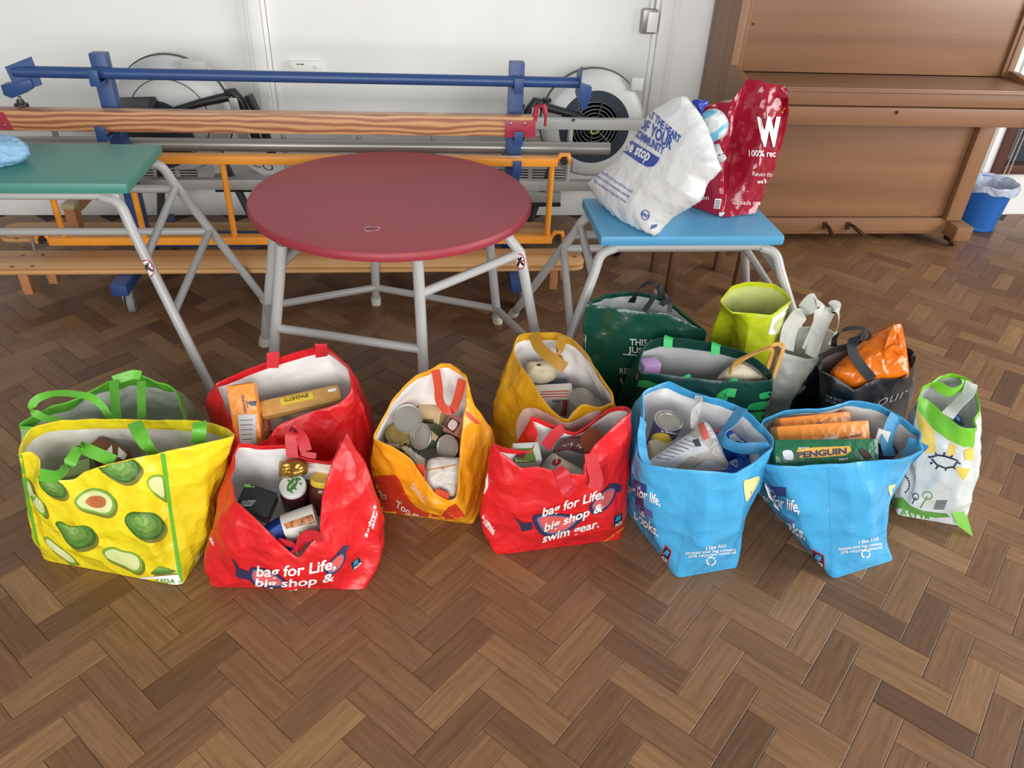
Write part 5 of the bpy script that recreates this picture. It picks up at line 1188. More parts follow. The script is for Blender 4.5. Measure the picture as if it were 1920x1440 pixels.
strap(bO, [(1776, 780, .335), (1795, 758, .345), (1815, 738, .36), (1822, 718, .372)], .034, [X, X+Z*.4, X+Z*.4, X], m_asin, 'handle')
# ================================================================== pillow-like filled bags and packets
def pillow(outline, p, n, df, db, step=7, wr=.004, seed=1, R=None, zmin=None, smooth=True):
    """filled soft shape: outline (photo pixels) laid on the plane (p,n), swollen by df towards n and db away from it"""
    P = [Vector((a, b)) for a, b in outline]
    if smooth: P = [Vector((q.x, q.y)) for q in spline([Vector((a.x, a.y, 0)) for a in P], 4, True, .4)]
    B = []
    for i in range(len(P)):
        a, b = P[i], P[(i+1) % len(P)]; k = max(1, int((b-a).length/step)); B += [a.lerp(b, j/k) for j in range(k)]
    nB = len(B); pts = B[:]
    def dist(q):
        m_ = 1e9
        for i in range(nB):
            a, b = B[i], B[(i+1) % nB]; d = b-a; t = max(0, min(1, (q-a).dot(d)/max(d.length_squared, 1e-9))); m_ = min(m_, (q-a-d*t).length)
        return m_
    def inside(x, y):
        c = False; j = nB-1
        for i in range(nB):
            if (B[i].y > y) != (B[j].y > y) and x < (B[j].x-B[i].x)*(y-B[i].y)/(B[j].y-B[i].y)+B[i].x: c = not c
            j = i
        return c
    xs = [q.x for q in B]; ys = [q.y for q in B]; y = min(ys)+step/2; row = 0
    while y < max(ys):
        x = min(xs)+step/2+(step/2 if row % 2 else 0)
        while x < max(xs):
            if inside(x, y) and dist(Vector((x, y))) > step*.45: pts.append(Vector((x, y)))
            x += step
        y += step*.87; row += 1
    r = geometry.delaunay_2d_cdt(pts, [(i, (i+1) % nB) for i in range(nB)], [list(range(nB))], 1, 1e-4)
    V2 = r[0]; D = [dist(q) for q in V2]; R = R or max(D)*.9; n = Vector(n).normalized(); S = Vector((seed*2.3, seed, seed*.7))
    vs = []; k = len(V2)
    for s_, dep in ((1, df), (-1, db)):
        for q, d in zip(V2, D):
            t = min(1, d/R); h = math.sqrt(max(0, 1-(1-t)**2))
            o = apl(q.x, q.y, p, n); w_ = wr*t*(noise.noise(o*14+S)+.7*noise.noise(o*32+S)+(abs(noise.noise(o*20+S))-.2))
            o = o + n*s_*(dep*h+ (w_ if s_ > 0 else 0))
            if zmin is not None and o.z < zmin: o.z = zmin
            vs.append(o)
    fs = [tuple(t) for t in r[2]]+[tuple(k+i for i in t)[::-1] for t in r[2]]
    return MB().add(vs, fs)
# ---- Q: dark red bag on the blue table
m_wi = mat('crimson_gloss_film', (146, 22, 44), .16, crumple=(13, .32), bump=(30, .15))
Q_ = [Vector((.93, 2.535, .602)), Vector((1.02, 2.42, .602)), Vector((1.155, 2.46, .602)), Vector((1.09, 2.585, .602))]
bQ = bag('crimson_carrier_bag', 'full glossy crimson carrier bag standing on the blue table', Q_,
  [(1322, 200, .94, 0), (1346, 192, .955, .4), (1370, 191, .965, .75), (1388, 168, 1.0, .9), (1404, 148, 1.035, 1.0), (1440, 156, 1.022, 1.5), (1473, 164, 1.01, 1.95), (1478, 186, .975, 2.2), (1465, 180, .97, 2.7), (1420, 172, .975, 3.1), (1375, 188, .955, 3.5)],
  m_wi, m_wi, m_wi, seed=61, wr=.007, closed=True, mids={0: (1306, 300, .76), 4: (1378, 275, .81), 6: (1462, 275, .80), 7: (1462, 280, .79)})
sQ, rQ = bQ['shell'], bQ['root']
def cp(x, y): return (1060+x/4.174, 140+y/4.174)
print_text(sQ, 'W', cp(1500, 545), cp(1680, 545), (0, -49), 'lettering', m_white, rQ, .06, 0, .004)
print_text(sQ, '100% rec', cp(1440, 640), cp(1640, 640), (0, -12), 'lettering', m_white, rQ, .015, 0, .004)
print_text(sQ, 'Reuse this', cp(1465, 790), cp(1625, 800), (0, -9), 'lettering', m_white, rQ, -.01, 0, .004)
print_text(sQ, "we'll all", cp(1495, 850), cp(1610, 850), (0, -8), 'lettering', m_white, rQ, .01, 0, .004)
print_text(sQ, 'Loads more', cp(1345, 1015), cp(1560, 1020), (0, -9), 'lettering', m_white, rQ, -.012, 0, .004)
print_text(sQ, '.com', cp(1020, 980), cp(1125, 978), (0, -9), 'lettering', m_white, rQ, -.01, 0, .004)
print_poly(sQ, [cp(1175, 968), cp(1222, 972), cp(1210, 1050), cp(1163, 1045)], 'barcode_panel', m_white, rQ, .003, 5)
for k in range(6): print_poly(sQ, [cp(1180-2*k, 980+11*k), cp(1215-2*k, 983+11*k), cp(1214-2*k, 988+11*k), cp(1179-2*k, 985+11*k)], 'barcode_bar', m_ink, rQ, .004, 5)
print_poly(sQ, [cp(1205, 1075), cp(1250, 1078), cp(1240, 1118), cp(1195, 1115)], 'seal_tab', mat('foil_tab', (176, 190, 196), .4), rQ, .003, 5)
print_line(sQ, [cp(1720, 255), cp(1690, 300)], 3, 'print_stripe', m_yel, rQ, .004)
# ---- P: white bag leaning on it
A3, B3, T3 = az(1112, 352, .635), az(1228, 442, .604), ay(1292, 192, 2.42)
nP = (B3-A3).cross(T3-A3).normalized()
if nP.dot(CAM-A3) < 0: nP = -nP
m_st2 = mat('white_filled_film', (224, 225, 224), .28, crumple=(13, .32), bump=(30, .15))
outP = [(1284, 180), (1298, 196), (1310, 210), (1327, 244), (1345, 300), (1351, 313), (1338, 330), (1323, 344), (1312, 374), (1290, 390), (1262, 406), (1245, 422), (1226, 444), (1214, 441), (1203, 437), (1163, 416), (1130, 385), (1114, 362), (1106, 347), (1130, 326), (1156, 305), (1178, 280), (1197, 255), (1215, 228), (1233, 207), (1258, 193)]
pw = pillow(outP, A3, nP, .075, .06, 6, .005, 3, zmin=.6025)
rP = thing('white_carrier_bag', 'full white carrier bag with blue lettering leaning over on the blue table', 'bag', Vector((.75, 2.4, .602)))
sP = pw.build('outer_shell', m_st2, rP)
m_bl = mat('print_royal_blue', (52, 78, 160), .42)
for s_, a, b, u in (('AT THE HEART', (640, 318), (895, 545), (12, -60)), ('OF YOUR', (575, 405), (825, 590), (20, -88)), ('COMMUNITY', (535, 475), (770, 632), (14, -62))):
    print_text(sP, s_, cp(*a), cp(*b), (u[0]/4.174, u[1]/4.174), 'lettering', m_bl, rP, .035, .12, .003, 5)
print_poly(sP, [cp(*q) for q in ((505, 505), (742, 655), (720, 690), (690, 720), (640, 722), (570, 685), (450, 600))], 'print_panel', m_bl, rP, .0026, 5)
print_text(sP, 'one stop', cp(430, 565), cp(650, 678), (9, -19), 'lettering', m_white, rP, .03, 0, .0042, 5)
for k, s_ in enumerate(('At least 90% of this bag is made from recycled', 'plastic and bio-renewable materials', 'Please reuse this bag free of charge when it is worn out')):
    print_text(sP, s_, cp(255-20*k+10, 760+40*k), cp(525-25*k, 930+38*k), (2, -5), 'lettering', m_bl, rP, .005, 0, .003, 6)
q = cp(628, 1098); print_line(sP, circ(q[0], q[1], 7.5, 9, 18), 1.5, 'logo_ring', m_bl, rP, .003, True)
print_text(sP, 'exo', cp(595, 1095), cp(655, 1128), (2, -9), 'logo', m_bl, rP, .02, 0, .0036)
for k in range(7): print_poly(sP, [cp(672+7.5*k, 1175-3*k+k*1.5), cp(676+7.5*k, 1176-3*k+k*1.5), cp(668+7.5*k, 1212-3*k), cp(664+7.5*k, 1210-3*k)], 'barcode_bar', m_bl, rP, .003, 5)
# ================================================================== WHAT IS IN THE BAGS
m_tin = mat('tin_plate', (168, 164, 156), .32, .55)
m_tin2 = m_tin
def basis(axis, ref=(0, 0, 1)):
    a = Vector(axis).normalized(); r = Vector(ref); r = (r-a*r.dot(a))
    if r.length < 1e-3: r = a.orthogonal()
    r.normalize(); return a, r, a.cross(r)
def tin(top_px, z, axis, r, h, m_lab, lab, m_end=None, name='food_tin', cat='tin', open_=False, group=None):
    """tin whose visible end centre sits at pixel top_px, height z; axis points out of that end"""
    c = az(*top_px, z); a = Vector(axis).normalized(); b = c-a*h
    t = thing(name, lab, cat, c-a*(h/2), group)
    body = MB().lathe([(r*.98, .006), (r*.98, h-.006)], b, a, 36).build('paper_label', m_lab, t)
    e = m_end or m_tin
    MB().lathe([(r*.98, -.0), (r*1.01, .001), (r*1.01, .005), (r*.985, .0065)], b, a, 36).build('base_rim', e, t)
    lid = MB().lathe([(r*.985, h-.0065), (r*1.02, h-.005), (r*1.02, h-.0005), (r*1.0, h), (r*.95, h-.0005), (r*.94, h-.004), (r*.82, h-.004), (r*.80, h-.0025), (r*.70, h-.0025), (r*.68, h-.0035), (0, h-.0035)], b, a, 40).build('lid', e, t)
    return t, body, lid
def carton(c, dims, axis, up, m_, lab, name, cat, bev=.002, group=None):
    """box: dims along (axis, side, up)"""
    x, y, zz = None, None, None
    x = Vector(axis).normalized(); u = Vector(up); u = (u-x*u.dot(x)).normalized(); y = u.cross(x)
    R = Matrix((x, y, u)).transposed()
    t = thing(name, lab, cat, Vector(c), group)
    b = MB().box(-Vector(dims)/2, Vector(dims)/2, bev, R, Vector(c)).build('carton', m_, t)
    return t, b
def soft(px, p, n, df, db, m_, lab, name, cat, wr=.003, seed=1, step=5, **k):
    mb = pillow(px, p, n, df, db, step, wr, seed, **k); c = sum(mb.v, Vector())/len(mb.v)
    t = thing(name, lab, cat, c); o = mb.build('wrapper', m_, t); return t, o
toC = lambda p: (CAM-Vector(p)).normalized()
m_crk = mat('cracker_orange_film', (236, 144, 58), .3, crumple=(30, .25))
m_navy = mat('label_navy', (36, 42, 66), .4)
m_grtx = mat('label_grey_text', (196, 200, 206), .45)
# ---- red back bag: crackers, spaghetti, tins, noodles
c = az(475, 795, .26); ax_ = (az(490, 832, .20)-az(458, 738, .335)).normalized()
t, b = carton((az(456, 740, .345)+az(471, 834, .225))/2, (.20, .072, .05), az(471, 834, .225)-az(456, 740, .345), toC(c)-Vector((.2, 0, 0)), m_crk, 'orange cream cracker packet standing upright beside the spaghetti', 'cracker_packet', 'crackers', .006)
print_text(b, 'CRACKERS', (452, 740), (458, 775), (5, -1), 'lettering', m_ink, t, .02)
print_text(b, 'CREAM', (461, 750), (463, 764), (3, 0), 'lettering', m_ink, t, .01)
print_poly(b, [(466, 752), (480, 752), (480, 761), (470, 761), (466, 757)], 'emblem', m_navy, t, .0016, 4)
print_poly(b, [(446, 778), (479, 777), (480, 815), (482, 833), (450, 833)], 'nutrition_panel', m_grtx, t, .0016, 5)
for k in range(5): print_line(b, [(450+2*k*.4, 788+9*k), (474, 787+9*k)], 1.2, 'print_rule', m_dg, t, .0022)
m_sp = mat('spaghetti_in_film', (206, 160, 92), .3, var=((190, 142, 76), 60., .2), bump=(200, .2))
a, bb_ = az(487, 772, .285), az(640, 738, .30)
d = (bb_-a); n_ = toC(a)
t, b = carton((a+bb_)/2, (d.length, .055, .04), d, Vector((0, -.55, .83)), m_sp, 'long clear packet of dry spaghetti lying across the red bag', 'spaghetti_packet', 'pasta', .017)
print_poly(b, [(524, 748), (586, 735), (589, 748), (527, 761)], 'label_panel', mat('label_yellow', (222, 190, 60), .4), t, .002, 5)
print_text(b, 'SPAGHETTI', (578, 738.5), (533, 748), (1, 6), 'lettering', m_ink, t, .015, 0, .003)
print_poly(b, [(614, 731), (630, 727), (630, 733), (616, 736)], 'price_sticker', m_stkw, t, .002, 4)
for px, z, lab in (((518, 792), .245, 'plain steel tin under the spaghetti nearest the crackers'), ((562, 774), .252, 'second steel tin under the spaghetti packet'), ((606, 758), .262, 'third steel tin under the spaghetti, nearest the bag corner')):
    tin(px, z, (0, -.2, 1), .0275, .09, mat('label_dark_paper', (64, 60, 58), .5), lab, m_tin2)
t, o = soft([(488, 788), (502, 783), (510, 806), (506, 825), (490, 830)], az(498, 806, .235), toC(az(498, 806, .235)), .015, .015, mat('noodle_film', (196, 110, 56), .3, var=((150, 70, 44), 40., .2), crumple=(40, .4)), 'small orange noodle packet beside the cracker packet', 'noodle_packet', 'packet')
# ---- front red bag: dark box, gold foil, jars, blue carton
def cdz(x, y, z): q = cd(x, y); return az(q[0], q[1], z)
m_dk = mat('black_card', (34, 36, 36), .4)
p1_, p2_, p3_ = cdz(300, 640, .25), cdz(440, 490, .27), cdz(650, 560, .25)
dx = (p3_-p2_); dy = (p1_-p2_)
t, b = carton((p1_+p3_)/2-Vector((0, 0, .03)), (dx.length*1.25, dy.length*1.1, .07), dx, dx.cross(dy) if dx.cross(dy).z > 0 else dy.cross(dx), m_dk, 'black food carton with pale small print in the front red bag', 'black_carton', 'carton')
for k in range(4): print_marks(b, cd(370-8*k, 658+13*k), cd(480-10*k, 655+13*k), (0, -2), 'small_print', m_grtx, t, .002, k)
print_poly(b, [cd(400, 505), cd(490, 508), cd(470, 540), cd(375, 540)], 'label_patch', mat('label_green', (96, 150, 70), .4), t, .0016, 4)
m_gold = mat('gold_foil', (170, 126, 52), .25, .7, crumple=(40, .9))
t, o = soft([cd(*q) for q in ((668, 340), (700, 315), (790, 300), (880, 330), (912, 380), (890, 430), (800, 455), (720, 465), (668, 450))], cdz(790, 390, .27), toC(cdz(790, 390, .27)), .03, .025, m_gold, 'crumpled gold foil packet behind the jar with the green leaf lid', 'foil_packet', 'packet', .012, 4, 4)
m_jam = mat('dark_jam_glass', (64, 20, 26), .15)
def jar(px, z, r, h, m_body, m_lid, lab, axis=(0, -.25, 1), name='food_jar'):
    c = az(*px, z); a = Vector(axis).normalized(); b = c-a*h
    t = thing(name, lab, 'jar', b)
    g = MB().lathe([(r*.85, 0), (r*1.05, .006), (r*1.08, .015), (r*1.08, h-.03), (r*.95, h-.018), (r*.9, h-.016)], b, a, 32).build('glass', m_body, t)
    l = MB().lathe([(r*.98, h-.016), (r, h-.014), (r, h-.002), (r*.97, h), (0, h)], b, a, 36).build('lid', m_lid, t)
    return t, g, l
m_wl = mat('white_lid', (222, 224, 220), .4)
t, g, l = jar(cd(778, 522), .235, .034, .11, m_jam, m_wl, 'dark red jam jar with a white lid printed with a green leaf')
print_poly(l, [cd(*q) for q in ((733, 565), (738, 520), (775, 475), (825, 462), (822, 505), (790, 555), (755, 575))], 'leaf_print', mat('leaf_green', (70, 130, 62), .5), t, .001, 4, True)
print_marks(l, cd(752, 552), cd(812, 492), (-2, -4), 'small_print', m_wl, t, .0018)
for q in ((748, 488), (845, 512), (803, 552), (770, 462), (837, 475), (770, 580)): print_poly(l, circ(*cd(*q), 3, 1.8, 8, .7), 'leaf_print', mat('leaf_green', (70, 130, 62), .5), t, .001, 3)
jar(cd(1030, 458), .235, .033, .1, mat('brown_sauce_glass', (84, 40, 30), .2), mat('yellow_lid', (226, 188, 48), .4), 'sauce jar with a bright yellow lid at the side of the front red bag', (.1, .25, 1))
jar(cd(912, 490), .195, .02, .09, mat('red_jam_glass', (96, 24, 28), .2), m_jam, 'dark lidded jar between the leaf jar and the yellow lid', (.0, .2, 1))
m_blc = mat('blue_card', (46, 82, 172), .4)
a, b_, c_ = cdz(590, 840, .17), cdz(700, 805, .18), cdz(830, 1090, .10)
p1_, p2_, p3_ = cdz(585, 830, .2), cdz(700, 805, .21), cdz(800, 985, .15)
t, b = carton((p1_+p3_)/2-Vector((0, 0, .01)), ((p3_-p2_).length*1.15, .06, .05), p3_-p2_, Vector((.2, -.5, .9)), m_blc, 'blue carton standing at the dip of the front red bag', 'blue_carton', 'carton')
a = cdz(715, 880, .185); bq = cdz(960, 790, .2); d = bq-a
t = thing('nut_tin', 'white tin of chickpeas lying at the front of the red bag', 'tin', (a+bq)/2)
tb = MB().lathe([(.036, 0), (.0365, .002), (.036, .004), (.0355, d.length*1.05), (.0365, d.length*1.06)], a, d, 36).build('paper_label', mat('label_pale_paper', (206, 200, 190), .45), t)
print_poly(tb, [cd(*q) for q in ((708, 840), (940, 762), (965, 800), (972, 830), (730, 880))], 'nut_photo', mat('nut_print', (196, 130, 66), .4, var=((120, 66, 34), 90., .1)), t, .0016, 4)
print_text(tb, 'GREEN', cd(860, 900), cd(868, 960), (5, -1), 'lettering', m_dg, t, .02)
print_text(tb, 'LENTILS', cd(835, 905), cd(842, 965), (5, -1), 'lettering', m_dg, t, .02)
# ---- avocado bag: brown and green cartons
t, b = carton(az(212, 862, .24), (.1, .045, .09), Vector((1, -.6, -.1)), Vector((0, -.2, 1)), mat('brown_card', (104, 62, 44), .45), 'brown and white carton down inside the avocado bag', 'brown_carton', 'carton')
print_poly(b, [(200, 846), (210, 834), (212, 854), (205, 860)], 'label_patch', m_stkw, t, .002, 4)
print_poly(b, [(222, 838), (238, 852), (232, 862), (221, 858)], 'label_patch', m_stkw, t, .002, 4)
t, b = carton(az(150, 890, .19), (.075, .045, .065), Vector((1, .2, .15)), Vector((0, -.3, 1)), mat('green_card', (168, 196, 140), .45), 'pale green carton beside the brown carton in the avocado bag', 'green_carton', 'carton')
# white bottle in the translucent bag
t = thing('milk_jug', 'clear plastic bottle inside the lime rimmed translucent bag', 'bottle', az(245, 800, .13)+Vector((0, .06, -.085)))
MB().lathe([(.0, 0), (.04, .0), (.045, .01), (.045, .1), (.03, .135), (.018, .15), (.018, .17), (0, .17)], az(245, 800, .13)+Vector((0, .06, -.085)), (0, 0, 1), 28).build('bottle', mat('bottle_film', (206, 206, 204), .25, trans=.3), t)
# ---- orange bag: tins and packets
def ctin(q, z, axis, r, h, ml, lab, e=None): return tin(ce(*q), z, axis, r, h, ml, lab, e)
tin(ce(365, 500), .285, Vector((-.12, -.75, .8)), .04, .06, mat('label_cream_paper', (214, 196, 164), .5), 'large bare steel tin facing up at the top of the orange bag')
t = thing('food_tin', 'cream labelled tin lying behind the large bare tin', 'tin', az(*ce(540, 490), .26))
x0_ = az(*ce(470, 470), .255); x1_ = az(*ce(600, 490), .26)
tb = MB().lathe([(.036, 0), (.037, .003), (.036, .005), (.036, .07), (.037, .072), (.036, .075), (0, .074)], x0_+Vector((0, .02, -.02)), x1_-x0_, 32).build('paper_label', mat('label_beige_paper', (212, 184, 140), .5), t)
for k in range(8): print_line(tb, [ce(490+12*k, 505), ce(492+12*k, 560)], 1.4, 'barcode_bar', m_ink, t, .0018)
t, b, l = ctin((290, 615), .235, Vector((-.1, -.2, 1)), .036, .08, mat('label_black_beans', (40, 34, 26), .45, var=((214, 196, 120), 70., .04)), 'short tin with cream bean pattern label at the edge of the orange bag', mat('tin_gold', (190, 172, 110), .35, .5))
print_poly(b, [ce(195, 668), ce(300, 668), ce(300, 735), ce(215, 715)], 'label_patch', m_pk, t, .0016, 4)
print_text(b, 'FOUR SEASONS', ce(200, 685), ce(290, 690), (0, -2.6), 'lettering', m_ink, t, .01, 0, .0024)
t, b, l = ctin((470, 645), .25, Vector((-.62, -.62, .5)), .037, .075, mat('label_green_dark', (58, 78, 44), .45), 'short tin with dark green and orange label in the orange bag', m_tin2)
print_poly(b, [ce(545, 590), ce(620, 650), ce(590, 685), ce(525, 640)], 'label_patch', mat('label_tan', (196, 170, 130), .5), t, .0018, 4)
print_poly(b, [ce(430, 735), ce(520, 670), ce(535, 690), ce(445, 760)], 'label_band', mat('label_orange', (214, 120, 40), .4), t, .0022, 4)
t, b, l = ctin((690, 735), .235, Vector((-.55, -.65, .5)), .034, .09, mat('label_maroon', (104, 34, 40), .4), 'small tin with maroon label on its side in the orange bag')
p_ = az(*ce(740, 545), .275)
t, b = carton(p_+Vector((.025, .015, -.035)), (.055, .055, .09), Vector((1, -1, .2)), Vector((-.25, -.75, .9)), mat('pink_brown_card', (164, 112, 96), .45), 'pink brown carton with dark square label in the orange bag', 'small_carton', 'carton')
print_poly(b, [ce(720, 490), ce(800, 540), ce(745, 620), ce(672, 570)], 'label_patch', mat('label_brown', (72, 40, 30), .4), t, .0016, 4)
print_poly(b, [ce(735, 510), ce(778, 545), ce(742, 600), ce(698, 562)], 'label_motif', m_pk, t, .0022, 4, True)
t, o = soft([ce(*q) for q in ((540, 840), (620, 815), (740, 820), (800, 830), (800, 940), (775, 1060), (740, 1140), (640, 1110), (560, 1080), (515, 1010), (515, 920))], az(*ce(660, 970), .2), Vector((-.1, -.55, .83)), .022, .02, mat('flour_paper', (222, 214, 202), .5, crumple=(26, .45)), 'white paper packet with a grey patch at the front of the orange bag', 'flour_packet', 'packet', .003, 5, 5)
print_poly(o, [ce(662, 1032), ce(738, 1042), ce(728, 1090), ce(650, 1080)], 'label_patch', m_lt, t, .002, 4)
print_line(o, [ce(520, 925), ce(640, 905), ce(760, 880)], 1.6, 'print_rule', mat('label_orange', (214, 120, 40), .4), t, .002)
print_text(o, 'AS', ce(640, 915), ce(668, 915), (0, -3), 'lettering', m_ink, t, .0)
t, o = soft([ce(*q) for q in ((320, 740), (370, 730), (450, 790), (510, 830), (525, 880), (500, 940), (460, 890), (400, 820))], az(*ce(430, 830), .2), Vector((.3, -.5, .8)), .015, .015, mat('cream_paper', (216, 204, 184), .5, crumple=(30, .4)), 'cream paper packet tucked at the side of the orange bag', 'paper_packet', 'packet')
# ---- mustard bag
def cgz(x, y, z): q = cg(x, y); return az(q[0], q[1], z)
t, o = soft([cg(*q) for q in ((312, 235), (330, 220), (440, 212), (480, 235), (500, 290), (470, 330), (400, 350), (330, 335), (305, 300))], cgz(400, 285, .31), Vector((0, -.6, .8)), .035, .035, mat('kraft_paper', (206, 194, 166), .55, crumple=(26, .5)), 'cream paper flour bag in the mustard shopping bag', 'flour_bag', 'packet', .004, 6, 5)
print_poly(o, [cg(373, 233), cg(397, 234), cg(396, 245), cg(374, 243)], 'label_patch', m_ink, t, .0016, 4)
t, b = carton(cgz(470, 430, .25), (.11, .05, .07), Vector((1, .05, 0)), Vector((0, -.4, .9)), mat('white_red_card', (214, 206, 200), .45), 'white and red printed carton in the mustard bag', 'printed_carton', 'carton')
for k in range(3): print_poly(b, [cg(395, 398+16*k), cg(565, 392+16*k), cg(566, 398+16*k), cg(396, 404+16*k)], 'label_band', mat('label_red', (190, 60, 44), .4), t, .0018, 4)
for k in range(9): print_line(b, [cg(470+10*k, 444), cg(470+10*k, 462)], 1.6, 'barcode_bar', m_ink, t, .0022)
tin(cg(645, 437), .285, Vector((.05, -.35, .93)), .037, .1, mat('label_steel', (150, 146, 142), .4), 'plain steel tin standing upright in the mustard bag', None)
tin(cg(735, 475), .255, Vector((.1, -.3, .95)), .03, .09, mat('label_steel2', (140, 136, 130), .4), 'smaller steel tin at the rim of the mustard bag', m_tin2)
t, b, l = tin(cg(480, 480), .235, Vector((-.9, -.35, .25)), .034, .1, mat('label_tomato', (150, 52, 44), .4), 'tomato tin with green edged label in the mustard bag')
print_poly(b, [cg(485, 465), cg(515, 462), cg(520, 520), cg(495, 520)], 'label_band', mat('label_green', (96, 150, 70), .4), t, .0018, 4)
tin(cg(370, 372), .26, Vector((-.2, -.3, .9)), .03, .08, mat('label_steel3', (130, 126, 120), .4), 'small steel tin half hidden under the flour bag', m_tin2)
t, b = carton(cgz(505, 380, .24), (.06, .04, .04), Vector((1, .3, 0)), Vector((0, -.3, .9)), mat('dark_blue_card', (38, 56, 88), .45), 'dark blue carton behind the printed carton in the mustard bag', 'blue_carton', 'carton')
# ---- front right red bag
p_ = cgz(285, 795, .31)
t, b = carton(p_+Vector((.012, .04, -.045)), (.07, .055, .1), Vector((1, .1, -.05)), Vector((0, -.35, .93)), mat('pale_grey_card', (198, 200, 192), .45), 'small carton with green and red diamond label in the right red bag', 'tea_carton', 'carton')
print_poly(b, [cg(185, 745), cg(345, 738), cg(372, 818), cg(215, 828)], 'label_band', mat('label_olive', (92, 120, 44), .4), t, .0018, 4)
print_poly(b, [cg(222, 757), cg(312, 755), cg(295, 800), cg(255, 795)], 'label_motif', mat('label_wine', (110, 34, 50), .4), t, .0024, 4)
a, bq = cgz(470, 790, .30), cgz(610, 850, .27)
t = thing('food_tin', 'cream tin with red oval label lying in the right red bag', 'tin', (a+bq)/2)
tb = MB().lathe([(0, .001), (.036, .001), (.037, 0), (.037, .004), (.036, .006), (.036, .1), (.037, .102), (.037, .106), (0, .105)], a+Vector((-.01, .0, -.03)), bq-a+Vector((.0, 0, -.01)), 36).build('paper_label', mat('label_cream2', (216, 208, 190), .45), t)
print_poly(tb, circ(*cg(492, 822), 9, 6, 14, -.5), 'label_oval', mat('label_wine2', (160, 34, 54), .4), t, .0018, 4)
for k in range(4): print_poly(tb, circ(*cg(522+12*k, 778+8*k), 1.8, 5, 8, -.4), 'label_motif', mat('label_grain', (90, 70, 50), .4), t, .0018, 3)
jar(cg(705, 690), .325, .033, .1, mat('orange_sauce_glass', (150, 62, 30), .15), mat('orange_sauce', (128, 56, 30), .3), 'orange sauce jar against the wall of the right red bag', (-.35, -.45, .8), 'sauce_jar')
m_cl = mat('dark_clear_film', (92, 58, 60), .15, crumple=(30, .7))
t, o = soft([cg(*q) for q in ((500, 700), (560, 675), (650, 680), (690, 720), (660, 770), (560, 750), (470, 760))], cgz(585, 720, .29), Vector((0, -.5, .85)), .02, .02, m_cl, 'dark film wrapped packet behind the cream tin', 'film_packet', 'packet')
# ---- dark green wide bag: pink packet and paper bag with tan handles
t, b = carton(az(1216, 697, .30), (.055, .04, .08), Vector((1, .2, 0)), Vector((0, -.1, 1)), mat('lilac_card', (186, 148, 198), .45), 'lilac carton at the corner of the wide dark green bag', 'lilac_carton', 'carton')
m_kr = mat('cream_bag_paper', (206, 194, 170), .55, crumple=(20, .4))
t, o = soft([(1346, 712), (1362, 690), (1382, 680), (1400, 684), (1420, 700), (1432, 713), (1400, 720)], az(1390, 705, .315), Vector((0, -.6, .8)), .03, .03, m_kr, 'cream paper gift bag with tan rope handles inside the wide dark green bag', 'paper_gift_bag', 'bag')
m_tan = mat('tan_cord', (206, 152, 76), .5)
for P in ([(1368, 702, .335), (1378, 680, .37), (1405, 666, .40), (1440, 652, .43), (1456, 645, .44), (1468, 648, .43), (1466, 662, .41), (1450, 708, .33)], [(1376, 686, .35), (1400, 670, .385), (1432, 655, .415), (1448, 656, .415), (1444, 675, .38), (1436, 700, .335)]):
    MB().ribbon([az(*q) for q in P], .011, [Y_+Z*.3, Y_, Y_, Z, X, X], .004).build('rope_handle', m_tan, t)
# ---- first blue bag: pineapple tin, bread, blue boxes
def cmz(x, y, z): q = cm(x, y); return az(q[0], q[1], z)
a, bq = cmz(330, 345, .33), cmz(270, 500, .25)
t, b, l = tin(cm(330, 340), .335, (cmz(330, 345, .34)-cmz(275, 505, .245)).normalized(), .039, .11, mat('label_purple', (62, 50, 88), .4), 'purple labelled pineapple tin in the blue bag')
print_poly(b, [cm(*q) for q in ((222, 445), (270, 425), (330, 440), (345, 485), (300, 500), (220, 498))], 'fruit_print', mat('pineapple_yellow', (196, 166, 60), .45), t, .0018, 4, True)
print_text(b, 'pineapple chunks', cm(293, 385), cm(420, 392), (0, -5), 'lettering', m_stkw, t, .01)
print_text(b, "by Sainsbury's", cm(282, 418), cm(395, 440), (0, -4.5), 'lettering', m_stkw, t, .0)
m_cf = mat('clear_film', (214, 212, 210), .15, alpha=.55, crumple=(24, .7))
m_brd = mat('bread_crust', (190, 160, 124), .7, var=((206, 182, 150), 20., .2))
t, o = soft([cm(*q) for q in ((205, 610), (300, 540), (400, 470), (480, 415), (540, 350), (600, 390), (650, 470), (700, 590), (720, 660), (620, 680), (440, 670), (240, 655))], cmz(470, 570, .30), Vector((-.1, -.5, .85)), .05, .05, m_cf, 'bread rolls wrapped in clear film with a printed label in the blue bag', 'bread_pack', 'bread', .006, 9, 5)
pb = pillow([cm(*q) for q in ((230, 620), (400, 500), (500, 440), (580, 450), (650, 560), (690, 650), (560, 660), (330, 650))], cmz(470, 575, .295), Vector((-.1, -.5, .85)), .036, .04, 5, .003, 3); pb.build('bread', m_brd, t)
print_poly(o, [cm(*q) for q in ((212, 605), (455, 440), (540, 480), (600, 540), (470, 580), (390, 640), (370, 660), (215, 640))], 'label_panel', m_grtx, t, .002, 5)
print_poly(o, [cm(*q) for q in ((470, 670), (580, 605), (680, 640), (740, 690), (620, 685))], 'label_panel', m_grtx, t, .002, 5)
print_poly(o, [cm(*q) for q in ((485, 475), (525, 468), (545, 515), (505, 520))], 'barcode_panel', m_dg, t, .003, 4)
for k in range(7): print_line(o, [cm(250+30*k, 590-20*k), cm(335+32*k, 600-16*k)], 1.1, 'print_rule', m_dg, t, .003)
print_poly(o, [cm(*q) for q in ((520, 350), (560, 360), (600, 460), (560, 480), (525, 400))], 'label_red_patch', mat('label_coral', (200, 96, 80), .4), t, .002, 4)
